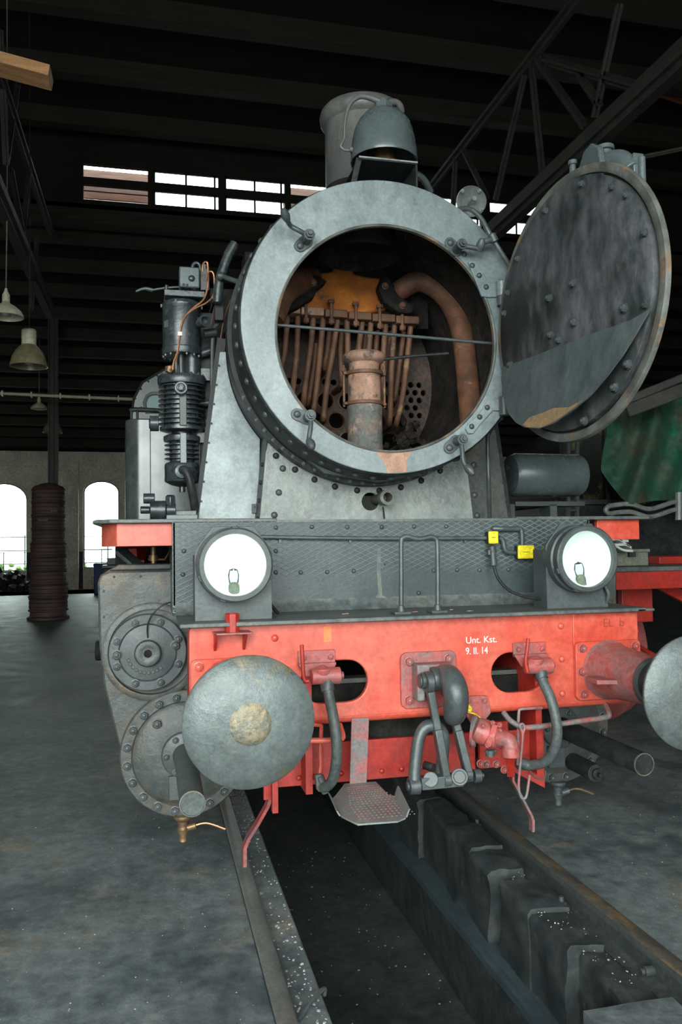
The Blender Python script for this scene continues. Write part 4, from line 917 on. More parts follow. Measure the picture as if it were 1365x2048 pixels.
part('bell_handle', 'chimney', lambda m: (m.tube([V(x, y, byy-.02) for x, y in ((768, 207), (745, 197), (722, 193), (705, 203), (695, 222), (690, 250), (689, 276), (685, 285), (682, 293), (690, 300), (700, 300))], lambda t: .018-.010*min(t*2.2, 1), 10), m.lathe([(0, -.015), (.014, -.008), (.014, .008), (0, .015)], V(702, 299, byy-.02), (1, 0, 0), 12), m.tube([V(768, 207, byy), V(790, 205, byy+.02), V(800, 212, byy+.03), V(803, 224, byy+.05)], .02, 10)), bell)
for k, (s_, py, sz) in enumerate((('ROBERT LATOWSKI', 254, .026), ('BRESLAU', 264, .026))):
    # embossed lettering wrapped round the bell
    n = len(s_); r_ = .148 if k == 0 else .158
    zz0 = z_(py+3)
    for i, chh in enumerate(s_):
        if chh == ' ': continue
        a = R(-90)+(i-n/2+.5)*.021/r_
        p = Vector((bxx+r_*math.cos(a), byy+r_*math.sin(a), zz0)); 
        text('embossed_letter', chh, p, sz, 'bell', bell, depth=.002, rotz=a+R(90), rotx=R(78))
part('bell_bracket', 'dark', lambda m: (m.prism([(-.17, 0), (.15, 0), (.15, .01), (-.17, .01)], (bxx, .545, z_(340)-.01), (1, 0, 0), (0, 0, 1), (0, .32, 0)), m.box((bxx+.14, .545, 3.44), (bxx+.15, .865, z_(340))), m.box((bxx-.17, .83, 3.44), (bxx+.15, .865, z_(340)-.005)), m.bar((bxx-.165, .56, z_(340)), (bxx-.205, .56, 3.45), .01, .03, (1, 0, 0))), bevel=.002)
part('bracket_lip', 'saddle', lambda m: m.bar((bxx-.17, .543, z_(340)), (bxx+.15, .543, z_(340)), .006, .008), )
part('bell_steam_pipe', 'mid', lambda m: m.tube([V(818, 345, .8), V(835, 350, .8), V(850, 362, .82), V(862, 385, .85)], .02, 12))

# ---- horn and pipes on the upper right of the smokebox
hq_ = V(944, 402, .72)
hn = part('round_horn', 'saddle', lambda m: m.lathe([(.082, 0), (.086, .004), (.086, .012), (.05, .05), (.03, .09), (.03, .2), (.0, .2), (0, .10), (.022, .085), (.045, .045), (.078, .012), (.082, 0)], hq_, (.15, 1, .1), 36))
part('horn_stud', 'saddle', lambda m: (m.cyl(hq_+Vector((.012, -.015, .012)), hq_+Vector((.012, .08, .02)), .008, n=10), m.cyl(hq_+Vector((.012, -.012, .012)), hq_+Vector((.012, .005, .012)), .015, n=6)), hn)
bolts(hn, [hq_+Vector((.074*math.cos(t), -.005, .074*math.sin(t))) for t in (.9, 2.4, 3.9, 5.6)], YM, .009, 'saddle')
part('horn_bracket', 'mid', lambda m: m.cyl(hq_+Vector((-.02, .15, 0)), (.45, .9, 3.40), .03))
part('handrail_pipe', 'shackle', lambda m: m.tube([V(915, 420, .55), V(940, 418, .5), V(962, 436, .47), V(980, 468, .45), (V(1003, 505, .45)), V(1030, 548, .47)], .0135, 12))
part('rail_elbow', 'mid', lambda m: (m.tube([V(986, 478, .44), V(968, 484, .44), V(958, 490, .47)], lambda t: .016, 12), m.lathe([(0, -.03), (.022, -.02), (.022, .02), (0, .03)], V(987, 476, .44), (.4, 0, -.8), 14)))

# ---- pipework down the right of the panel
pt = lambda l, Y=.9: [V(x, y, Y) for x, y in l]
part('conduit', 'shackle', lambda m: m.tube([V(1005, 835, .80), V(992, 845, .84), V(978, 868, .9), V(976, 890, .9), V(978, 970, .9), V(980, 1040, .72), V(982, 1052, .5), V(990, 1057, .345), V(1030, 1058, .345), V(1043, 1060, .345), V(1045, 1092, .345)], .0125, 10, sm=4))
part('conduit', 'shackle', lambda m: (m.tube([V(522, 1074, .345), V(760, 1077, .345), V(978, 1076, .345)], .010, 10, sm=2), [m.cbox(V(x, 1079, .36), (.012, .02, .03)) for x in (560, 700, 930)]))
part('conduit', 'shackle', lambda m: m.tube([V(998, 1076, .345), V(1006, 1080, .345), V(1010, 1098, .345), V(1016, 1104, .345), V(1036, 1106, .345)], .013, 10))
part('conduit', 'shackle', lambda m: m.tube([V(1068, 1106, .345), V(1100, 1106, .345)], .011, 10))
def ybox(c, w, h, nm):
    e = part(nm, 'dark', lambda m: m.cbox(c+Vector((0, .02, 0)), (w*.95, .04, h*.95)), bevel=.004)
    part('lid', 'yellow', lambda m: m.cbox(c+Vector((0, -.008, 0)), (w, .016, h)), e, bevel=.006, label='yellow lid')
    bolts(e, [c+Vector((s*w*.33 if w < h else 0, -.016, t*h*.4)) for s in (0,) for t in (-1, 1)], YM, .005, 'yellow')
    part('embossing', 'dark', lambda m: m.box(c+Vector((-w*.2, -.0168, -h*.02)), c+Vector((w*.2, -.016, h*.02))), e)
ybox(V(986, 1075, .32), .052, .062, 'junction_box'); ybox(V(1051, 1104, .32), .088, .068, 'junction_box')
part('plug_socket', 'mid', lambda m: (m.cyl(V(984, 1092, .33), V(986, 1106, .33), .02), m.cyl(V(986, 1104, .32), V(988, 1132, .31), .014, .018), m.cyl(V(979, 1100, .32), V(979, 1110, .32), .01)), bevel=.002)
part('lamp_cable', 'dark', lambda m: m.tube([V(988, 1128, .31), V(996, 1155, .29), V(1018, 1180, .25), V(1050, 1193, .18), V(1085, 1198, .08)], .008, 10))

# ---- headlamps
def lamp(cx_, lx0, lx1, glass):
    s = 1
    z0 = 1.305; zt_ = 1.70
    prof = [(lx0, z0), (lx1, z0), (lx1, 1.60), (lx1-.075, zt_), (lx0+.075, zt_), (lx0, 1.60)]
    gx, gz = glass
    e = plate('headlamp', [prof, circ(gx, gz, .14, 40)], .02, .012, 'mid', L, bev=.002)
    gx, gz = glass
    part('lamp_back', 'mid', lambda m: m.prism([(lx0, z0), (lx0+.02, z0), (lx0+.02, 1.58), (lx0, 1.58)], (0, .03, 0), (1, 0, 0), (0, 0, 1), (0, .12, 0)), e)
    part('lamp_body', 'mid', lambda m: m.lathe([(.158, .02), (.158, -.03), (.150, -.035), (.150, -.065), (.154, -.068), (.154, -.082), (.147, -.088), (.130, -.088), (.128, -.075), (.132, .0), (.132, .05), (.158, .05), (.158, .02)], (gx, .0, gz), (0, 1, 0), 56), e)
    part('lamp_glass', 'glass', lambda m: m.lathe([(0, -.086), (.08, -.084), (.131, -.078), (.131, -.075), (.08, -.081), (0, -.083)], (gx, 0, gz), (0, 1, 0), 48), e)
    part('reflector', 'white', lambda m: m.lathe([(.131, -.072), (.115, -.03), (.085, .01), (.04, .035), (0, .04)], (gx, 0, gz), (0, 1, 0), 48, cap=False), e, label='dish reflector with daylight glare painted in white')  # mirror dish coloured white, the reflected daylight is put into the colour
    b = Vector((gx-.002, -.02, gz-.095))
    part('bulb', 'glass', lambda m: m.lathe([(.012, 0), (.02, .02), (.024, .05), (.018, .075), (0, .085)], b, (0, .25, 1), 16), e)
    part('bulb_socket', 'khaki', lambda m: m.lathe([(.021, -.035), (.023, -.03), (.023, .005), (.019, .018), (.014, .02)], b, (0, .25, 1), 16), e)
    for t in (R(200), R(-20), R(90), R(250)):
        c = Vector((gx+.152*math.cos(t), -.06, gz+.152*math.sin(t)))
        part('rim_clip', 'mid', lambda m: m.cbox(c, (.028, .035, .014), Matrix.Rotation(-t-PI/2, 3, 'Y')), e, bevel=.003)
    return e
gl1 = V(472, 1130, -.085); gl2 = V(1177, 1118, -.085)
a1 = V(390, 1235, .02).x; b1 = V(545, 1235, .02).x
e1 = lamp(-.84, a1, b1, (gl1.x, gl1.z)); part('lamp_stay', 'dark', lambda m: m.tube([V(518, 1182, .03), V(556, 1226, .20)], .008, 8, sm=0), e1)
a2 = V(1095, 1200, .02).x; b2 = V(1217, 1200, .02).x
e2 = lamp(.84, a2, b2, (gl2.x, gl2.z)); part('lamp_cable', 'hose', lambda m: m.tube([V(1206, 1160, .0), V(1214, 1178, .0), V(1218, 1190, .0), V(1214, 1204, .02)], .009, 10), e2)
part('lamp_chain', 'mid', lambda m: [m.lathe([(.006, -.004), (.008, 0), (.006, .004), (.003, 0), (.006, -.004)], V(1114+1.2*math.sin(k), 1108+7*k, .0), (k % 2, .2, 1-(k % 2)), 8) for k in range(8)], e2)
part('lamp_latch', 'saddle', lambda m: m.box(V(1118, 1138, -.05)-Vector((.01, 0, .0)), V(1126, 1106, -.05)+Vector((.0, .05, 0))), e2, bevel=.003)

# ---- U-shaped grab rail on the footplate
def ur(m):
    Y = .02; pts = [V(803, 1222, Y), V(803, 1150, Y), V(803, 1085, Y), V(806, 1076, Y), V(815, 1073, Y), V(838, 1078, Y), V(862, 1074, Y), V(871, 1077, Y), V(875, 1088, Y), V(876, 1150, Y), V(876, 1220, Y)]
    m.tube(pts, .0105, 12, sm=5)
gr = part('grab_rail', 'shackle', ur)
for px, py in ((803, 1222), (876, 1220)):
    q = V(px, py, .02); part('rail_foot', 'mid', lambda m: (m.box((q.x-.038, -.01, 1.305), (q.x+.038, .06, 1.318)), m.lathe([(.02, 0), (.014, .03)], (q.x, .02, 1.315), (0, 0, 1), 14)), gr, bevel=.003)
# scraps on the footplate
part('footplate_litter', 'ruststack', lambda m: [m.cbox((x, y, 1.307), (.03, .012, .003), Matrix.Rotation(a, 3, 'Z')) for x, y, a in ((-.03, .1, .3), (.17, .15, 1), (.22, .05, .2), (-.35, .12, .5))])

# ---- red lamp iron on the left of the beam
q0 = V(420, 1275, 0); q1 = V(497, 1275, 0)
zt0 = V(460, 1268, -.06).z
li = part('lamp_bracket', 'reddirt', lambda m: m.prism([(q0.x+.01, 0), (q1.x, 0), (q1.x+.01, -.10), (q0.x+.02, -.10)], (0, 0, zt0), (1, 0, 0), (0, 1, 0), (0, 0, .008)), bevel=.002)
for x in (q0.x+.015, q1.x-.025):
    part('bracket_web', 'red2', lambda m: m.prism([(0, 0), (-.095, 0), (-.0, -.075)], (x, 0, zt0), (0, 1, 0), (0, 0, 1), (.012, 0, 0)), li)
q = V(465, 1262, -.05)
part('lamp_socket', 'red2', lambda m: m.lathe([(.030, 0), (.030, .075), (.022, .075), (.022, .0), (.030, 0)], (q.x, -.05, zt0+.008), (0, 0, 1), 8, PI/8), li, bevel=.002)

# ---- buffers
def buffer(s, full):
    c = Vector((s*.872, 0, 1.019))
    e = part('buffer', 'red', lambda m: m.prism(rrect(c.x-.168, .885, c.x+.168, 1.152, .022), (0, -.006, 0), (1, 0, 0), (0, 0, 1), (0, -.022, 0)), bevel=.003)
    part('buffer_housing', 'housing' if full else 'red', lambda m: m.lathe([(.138, .026), (.130, .04), (.124, .07), (.114, .20), (.106, .33), (.102, .37), (.094, .375), (.094, .36)], c, YM, 48), e)
    part('housing_collar', 'mid', lambda m: m.lathe([(.100, .365), (.104, .37), (.104, .39), (.092, .392)], c, YM, 48), e)
    part('buffer_plunger', 'dark', lambda m: m.lathe([(.092, .36), (.092, .60), (.12, .63)], c, YM, 40), e)
    part('buffer_head', 'plate', lambda m: m.lathe([(0, .610), (.222, .622), (.2265, .626), (.2265, .634), (.222, .639), (.17, .655), (.12, .667), (.085, .674), (0, .676)], c, YM, 96), e, label='domed grey buffer plate')
    random.seed(5)
    def boss(m):
        n = 72; m.lathe([(0, .684), (.045, .683), (.062, .679), (.073, .6735), (.079, .670)], c, YM, n)
        k = len(m.v)-n
        for i in range(n):
            j = (random.random()-.5)*.006+.003*math.sin(i*.9); p = m.v[k+i]; d = (p-c); d.y = 0; m.v[k+i] = p+d.normalized()*j
    part('worn_boss', 'worn', boss, e, label='worn bare centre of the plate')
    bolts(e, [c+Vector((a*.135, -.028, b*.105)) for a in (-1, 1) for b in (-1, 1)]+[c+Vector((-.142, -.028, .0))], YM, .017, 'reddirt' if full else 'red')
    if full:
        part('housing_step', 'reddirt', lambda m: m.prism([(c.x-.15, -.13), (c.x-.19, -.14), (c.x-.19, -.24), (c.x-.10, -.27), (c.x-.02, -.33), (c.x+.0, -.2), (c.x-.06, -.12)], (0, 0, .995), (1, 0, 0), (0, 1, 0), (0, 0, .02)), e, bevel=.003)
        part('step_rib', 'reddirt', lambda m: m.prism([(-.13, 0), (-.33, 0), (-.33, -.03), (-.13, -.05)], (c.x-.09, 0, .995), (0, 1, 0), (0, 0, 1), (.012, 0, 0)), e)
buffer(-1, False); buffer(1, True)

# ---- draw hook and screw coupling
q = V(855, 1348, 0); hc = Vector((0.0, 0, 1.025))
cp = part('drawhook_guide', 'reddirt', lambda m: m.prism(rrect(-.135, .895, .125, 1.14, .03), (0, 0, 0), (1, 0, 0), (0, 0, 1), (0, -.014, 0)), bevel=.003)
bolts(cp, [V(x, y, -.014) for x, y in ((818, 1323), (897, 1317), (818, 1400), (893, 1395))], YM, .018, 'reddirt')
part('guide_block', 'redgrey', lambda m: (m.box((-.085, -.09, 1.045), (.085, -.01, 1.095)), m.box((-.085, -.09, .94), (-.05, -.01, 1.05)), m.box((.05, -.09, .94), (.085, -.01, 1.05))), cp, bevel=.006)
def hook(m):
    # hook profile in the YZ plane, thick in x
    out = [(-.02, 1.055), (-.10, 1.06), (-.17, 1.075), (-.215, 1.06), (-.245, 1.02), (-.255, .97), (-.245, .91), (-.215, .875), (-.175, .87), (-.155, .89), (-.16, .925), (-.18, .955), (-.175, .985), (-.14, .995), (-.10, .985), (-.02, .985)]
    m.prism(out, (.0, 0, 0), (0, 1, 0), (0, 0, 1), (.075, 0, 0))
part('draw_hook', 'shackle', lambda m: m.tube([(.035, -.02, 1.045), (.035, -.09, 1.055), (.037, -.16, 1.05), (.04, -.205, 1.01), (.042, -.215, .955), (.042, -.20, .905), (.042, -.165, .885), (.042, -.135, .905), (.04, -.13, .935)], lambda t: .03+.024*math.sin(min(t*1.35, 1)*PI*.9)-.014*max(t-.75, 0)*4, 20, sm=8), cp)
part('hook_eye', 'shackle', lambda m: m.cyl((-.03, -.105, 1.035), (.075, -.105, 1.035), .052, n=32), cp, bevel=.008)
part('coupling_pin', 'shackle', lambda m: (m.cyl((-.075, -.105, 1.03), (.10, -.105, 1.03), .034, n=24), m.cyl((-.085, -.105, 1.03), (-.075, -.105, 1.03), .028, n=24)), cp, bevel=.003)
# links
lk = lambda px, py, Y: V(px, py, Y)
def link_bar(p0, p1, r0, r1, w0, w1):
    d = (Vector(p1)-Vector(p0)).normalized()
    return part('coupling_link', 'shackle', lambda m: (m.cyl(Vector(p0)-Vector((.016, 0, 0)), Vector(p0)+Vector((.016, 0, 0)), r0, n=24), m.cyl(Vector(p1)-Vector((.016, 0, 0)), Vector(p1)+Vector((.016, 0, 0)), r1, n=24), m.bar(p0, Vector(p0).lerp(Vector(p1), .5), .034, .032, (0, 1, 0)), m.bar(Vector(p0).lerp(Vector(p1), .48), p1, .034, .048, (0, 1, 0))), bevel=.005)
PY1 = -.13
link_bar(V(858, 1364, -.12), V(893, 1560, PY1-.01), .046, .034, 0, 0)
link_bar(V(896, 1380, -.10), V(937, 1548, PY1-.02), .028, .028, 0, 0)
pL, pR = V(846, 1568, PY1), V(948, 1552, PY1-.02)
part('screw_nut', 'mid', lambda m: (m.cyl(V(838, 1570, PY1), V(945, 1553, PY1-.02), .021, n=20), m.bar(V(842, 1566, PY1), V(925, 1558, PY1-.02), .05, .05), m.cyl(V(862, 1559, PY1-.03), V(862, 1559, PY1+.03), .032, n=20), m.cyl(V(920, 1554, PY1-.055), V(920, 1554, PY1+.02), .036, n=28), m.cyl(V(920, 1554, PY1-.063), V(920, 1554, PY1-.05), .026, n=24)), bevel=.003)
part('nut_end', 'shackle', lambda m: (m.cyl(pR, pR+Vector((.03, 0, 0)), .028, n=20), m.cyl(pR+Vector((.03, 0, 0)), pR+Vector((.045, 0, 0)), .012, n=12)), bevel=.002)
part('coupling_bow', 'shackle', lambda m: m.tube([V(829, 1568, PY1), V(831, 1530, PY1+.01), V(838, 1478, PY1+.02), V(850, 1456, PY1+.02), V(864, 1451, PY1+.02), V(880, 1458, PY1+.03), V(888, 1478, PY1+.03), V(884, 1530, PY1+.04), V(878, 1565, PY1+.04)], .026, 16, sm=6))
part('bow_eye', 'shackle', lambda m: (m.cyl(V(828, 1572, PY1)-Vector((.022, 0, 0)), V(828, 1572, PY1)+Vector((.024, 0, 0)), .036, n=28), m.cyl(V(828, 1572, PY1)-Vector((.032, 0, 0)), V(828, 1572, PY1)-Vector((.02, 0, 0)), .018, n=20)), bevel=.003)
part('screw_handle', 'dark', lambda m: m.tube([V(868, 1536, PY1+.06), V(850, 1530, PY1+.1)], .018, 12, sm=0))

# ---- brake hoses
def hose(ox, oy, pts, br, lever):
    a, b, c, d = br
    A = V(a, b, -.006); B = V(c, d, -.006)
    mid = (A.z*.45+B.z*.55)
    e = part('hose_bracket', 'reddirt', lambda m: (m.box((A.x, -.012, mid), (B.x, .0, A.z)), m.prism([(A.x, mid), (B.x, mid), (B.x-.025, B.z), (A.x+.03, B.z)], (0, -.032, 0), (1, 0, 0), (0, 0, 1), (0, .010, 0)), m.box((A.x, -.032, mid-.005), (B.x, -.0, mid+.008))), bevel=.003)
    bolts(e, [Vector((x, -.012, (A.z+mid)/2)) for x in (A.x+.022, B.x-.022)], YM, .012, 'reddirt')
    bolts(e, [Vector((x, -.032, mid*.55+B.z*.45)) for x in (A.x+.05, B.x-.05)], YM, .008, 'reddirt')
    k = V(ox, oy, -.075)
    ck = part('angle_cock', 'reddirt', lambda m: (m.cyl(k-Vector((.068, 0, 0)), k+Vector((.055, 0, 0)), .033, .036, n=24), m.cyl(k+Vector((.055, 0, 0)), k+Vector((.07, 0, 0)), .016, n=16), m.lathe([(.0, -.02), (.036, -.012), (.04, .012), (0, .03)], k+Vector((-.02, 0, .02)), (0, 0, 1), 20), m.cyl(k+Vector((0, .04, 0)), k+Vector((0, -.02, -.005)), .03, n=18)), e, bevel=.003)
    part('cock_lever', 'red2', lambda m: m.tube([V(x, y, -.11) for x, y in lever], .0085, 10, sm=3), ck, label='red lever') if 0 else part('cock_lever', 'red2', lambda m: m.tube([V(x, y, -.11) for x, y in lever], .0085, 10, sm=3), e, label='bright red cock lever')
    hs = part('brake_hose', 'hose', lambda m: m.tube(pts, lambda t: .0225 if t > .05 else .026, 16, sm=6), e)
    part('hose_clamp', 'mid', lambda m: (m.tube([pts[0]+Vector((0, 0, .03)), pts[0], pts[0].lerp(pts[1], .35)], .029, 14, sm=0)), e)
    return e
h1 = [V(655, 1373, -.08), V(660, 1400, -.10), V(668, 1440, -.14), V(674, 1490, -.15), V(672, 1530, -.13), V(666, 1558, -.10), V(655, 1572, -.06), V(645, 1574, -.03)]
e = hose(655, 1352, h1, (596, 1302, 671, 1335+14), [(604, 1290), (606, 1330), (609, 1360), (618, 1362)])
part('hose_coupling', 'shackle', lambda m: (m.cyl(V(640, 1552, -.03), V(652, 1586, -.03), .017, n=14), m.bar(V(637, 1548, -.03), V(640, 1578, -.03), .02, .03)), e, bevel=.003)
part('coupling_end', 'brass', lambda m: m.box(V(637, 1584, -.04)-Vector((0, 0, 0)), V(650, 1573, -.01)), e, bevel=.003)
h2 = [V(1083, 1352, -.08), V(1090, 1370, -.10), V(1103, 1400, -.13), V(1113, 1440, -.15), V(1115, 1475, -.15), V(1106, 1505, -.12), V(1090, 1524, -.08), V(1065, 1530, -.02), V(1048, 1530, .0)]
e = hose(1080, 1332, h2, (1026, 1286, 1092, 1316+14), [(1057, 1277), (1055, 1300), (1052, 1322), (1056, 1345)])
part('hose_coupling', 'mid', lambda m: (m.cyl(V(1052, 1529, .0), V(1036, 1524, .0), .026, n=14), m.cyl(V(1040, 1515, 0), V(1040, 1538, 0), .013), m.tube([V(1060, 1540, 0), V(1072, 1556, 0), V(1090, 1556, 0), V(1092, 1540, 0)], .003, 6)), e, bevel=.003)
# hose holder straps and rods left
part('hose_hanger', 'red', lambda m: (m.tube([V(x, y, -.01) for x, y in ((615, 1450), (640, 1450), (643, 1458), (641, 1500), (642, 1530), (639, 1552))], .009, 8, sm=2)))
part('uncoupling_rod', 'red', lambda m: m.tube([V(610, 1481, -.08), V(655, 1481, -.08), V(680, 1478, -.08), V(686, 1472, -.06), V(680, 1450, .0)], .0125, 12, sm=4))
part('uncoupling_rod', 'redgrey', lambda m: m.tube([V(1008, 1425, .02), V(1020, 1440, -.02), V(1040, 1452, -.05), V(1060, 1455, -.06), V(1120, 1448, -.06), V(1175, 1440, -.06), V(1214, 1434, -.06), V(1219, 1426, -.05), V(1212, 1410, .0), V(1205, 1402, .03)], .0125, 12, sm=4))
part('pipe_hanger', 'redgrey', lambda m: m.tube([V(x, y, -.01) for x, y in ((1085, 1416), (1045, 1418), (1038, 1428), (1037, 1480), (1036, 1530))], .007, 8, sm=2))
part('chain_hook', 'redgrey', lambda m: m.tube([V(x, y, -.08) for x, y in ((1046, 1468), (1050, 1455), (1046, 1448), (1040, 1452), (1046, 1470), (1042, 1520), (1038, 1570), (1042, 1592), (1048, 1597), (1054, 1590), (1060, 1550))], .006, 8, sm=4))

# ---- steam heating valve, red and grimy
hv = part('heating_valve', 'reddirt', lambda m: (m.lathe([(.03, -.05), (.05, -.04), (.056, -.01), (.056, .02), (.05, .05), (.035, .075), (.035, .13)], V(970, 1465, -.12), (.75, -.35, -.35), 28), m.tube([V(998, 1476, -.17), V(1016, 1480, -.2), V(1022, 1492, -.21), V(1022, 1512, -.21)], .034, 20, sm=5), m.lathe([(.035, -.015), (.038, 0), (.038, .022), (.033, .024)], V(1022, 1502, -.21), (0, 0, -1), 24), m.box(V(980, 1470, -.16)-Vector((.012, .02, .045)), V(980, 1470, -.16)+Vector((.012, .02, .05)), Matrix.Rotation(.4, 3, 'Y'))), bevel=.002)
part('valve_plate', 'reddirt', lambda m: m.prism([(p.x, p.z) for p in [V(x, y, -.008) for x, y in ((926, 1392), (974, 1390), (981, 1425), (965, 1445), (940, 1445), (928, 1425))]], (0, -.008, 0), (1, 0, 0), (0, 0, 1), (0, -.012, 0)), hv, bevel=.003)
bolts(hv, [V(937, 1401, -.02), V(969, 1401, -.02)], YM, .012, 'reddirt')
part('valve_wheel', 'redgrey', lambda m: m.lathe([(.03, -.01), (.066, -.012), (.072, 0), (.066, .015), (.03, .02)], V(948, 1462, -.06), (.85, -.45, -.1), 36), hv)
bolts(hv, [V(x, y, -.175) for x, y in ((965, 1452), (986, 1446), (1000, 1450), (975, 1490), (1000, 1462))], (.2, -.9, .4), .009, 'reddirt', 'valve_bolt')
part('yellow_tag', 'yellow', lambda m: (m.tube([V(x, y, -.05) for x, y in ((935, 1412), (941, 1418), (937, 1424), (950, 1428), (962, 1436), (968, 1442))], lambda t: .010 if t < .35 else .003, 8)), hv, label='twisted yellow tag wire')
part('valve_drain', 'mid', lambda m: (m.cyl(V(981, 1500, -.15), V(981, 1512, -.15), .02, n=14), m.cyl(V(972, 1505, -.15), V(992, 1502, -.15), .008)), hv)
part('tube_support', 'red2', lambda m: m.bar(V(1022, 1512, -.18), V(1022, 1548, -.1), .03, .03), hv)

# ---- step on its strap
ZST = V(717, 1566, 0).z
stp = part('front_step_strap', 'redgrey', lambda m: (m.bar(V(722, 1430, .0), V(717, 1568, .0), .008, .082, (1, 0, 0)) if 0 else m.prism([(p.x, p.z) for p in [V(x, y, 0) for x, y in ((704, 1437), (739, 1436), (734, 1572), (700, 1574))]], (0, 0, 0), (1, 0, 0), (0, 0, 1), (0, .010, 0))), bevel=.002, )
def tread(m):
    top = [(690, 1567), (752, 1563), (778, 1590), (797, 1592), (812, 1635), (796, 1642), (716, 1648), (683, 1632), (665, 1597), (672, 1590)]
    zt1 = ZST
    pts = [VZ(x, y, zt1-(.0 if i < 2 else .0)) for i, (x, y) in enumerate(top)]
    m.prism([(p.x, p.y) for p in pts], (0, 0, zt1), (1, 0, 0), (0, 1, 0), (0, 0, -.006))
    # turned-up sides
    a, b = VZ(790, 1590, zt1), VZ(812, 1635, zt1); m.add([a, b, b+Vector((.012, 0, .03)), a+Vector((.012, 0, .035)), a+Vector((.006, 0, 0)), b+Vector((.006, 0, 0)), b+Vector((.018, 0, .03)), a+Vector((.018, 0, .035))], [(0, 1, 2, 3), (4, 7, 6, 5), (0, 3, 7, 4), (1, 5, 6, 2), (3, 2, 6, 7), (0, 4, 5, 1)])
    a, b = VZ(665, 1596, zt1), VZ(682, 1632, zt1); m.add([a, b, b+Vector((-.012, 0, .02)), a+Vector((-.012, 0, .022)), a+Vector((-.006, 0, 0)), b+Vector((-.006, 0, 0)), b+Vector((-.018, 0, .02)), a+Vector((-.018, 0, .022))], [(0, 1, 2, 3), (4, 7, 6, 5), (0, 3, 7, 4), (1, 5, 6, 2), (3, 2, 6, 7), (0, 4, 5, 1)])
    p0 = VZ(683, 1632, zt1)
tr_ = part('step_tread', 'treadgrey', tread, stp, label='grey stamped step tread')
def nubs(m):
    a, b, c = VZ(698, 1575, ZST), VZ(750, 1572, ZST), VZ(705, 1640, ZST)
    for j in range(15):
        for i in range(13):
            u = i/12; v = j/14; x0_ = -.02-.012*min(j, 8)-.06*min(v*1.5, 1); 
            p = Vector((a.x+(b.x-a.x)*u, a.y+(c.y-a.y)*v, ZST)); wd = 1+.9*min(v*1.7, 1)
            p.x = (a.x+b.x)/2+(p.x-(a.x+b.x)/2)*wd
            m.lathe([(.004, 0), (.0025, .002), (0, .0024)], p, (0, 0, 1), 6)
nb__ = part('tread_nubs', 'redgrey', nubs, stp); nb__['kind'] = 'stuff'

# ---- rail guards
GL = [Vector(p) for p in (V(546, 1560, .58), V(546, 1578, .58), V(534, 1612, .6), V(515, 1646, .62), V(496, 1676, .64), V(489, 1694, .65), V(489, 1730, .66))]
part('rail_guard', 'reddirt', lambda m: [m.bar(a, b, .014, .05, (1, 0, 0)) for a, b in ((V(538, 1572, -.0), V(535, 1600, -.0)), (V(535, 1600, 0), V(500, 1672, .05)), (V(500, 1672, .05), V(489, 1700, .08)), (V(489, 1700, .08), V(489, 1730, .09)))] if 0 else [m.add([p+Vector((dx, dy, 0)) for p in (a, b) for dx, dy in ((-.009, -.03), (.009, -.03), (.009, .03), (-.009, .03))], [(0, 3, 2, 1), (4, 5, 6, 7), (0, 1, 5, 4), (1, 2, 6, 5), (2, 3, 7, 6), (3, 0, 4, 7)]) for a, b in zip(GL[:-1], GL[1:])])
part('guard_strip', 'red2', lambda m: m.box((-.69, .1, .46), (-.665, .14, .60)))
def grd(m):
    l = [V(x, y, .56) for x, y in ((1022, 1500), (1022, 1560), (1030, 1575), (1058, 1628), (1062, 1640), (1062, 1662))]
    for i in range(len(l)-1):
        w0 = .04 if i else .05; a, b = l[i], l[i+1]
        m.add([a+Vector((0, -.02, 0)), a+Vector((.014, -.02, 0)), a+Vector((.014, .02, 0)), a+Vector((0, .02, 0)), b+Vector((0, -.02, 0)), b+Vector((.014, -.02, 0)), b+Vector((.014, .02, 0)), b+Vector((0, .02, 0))], [(0, 3, 2, 1), (4, 5, 6, 7), (0, 1, 5, 4), (1, 2, 6, 5), (2, 3, 7, 6), (3, 0, 4, 7)])
part('rail_guard', 'redgrey', grd)

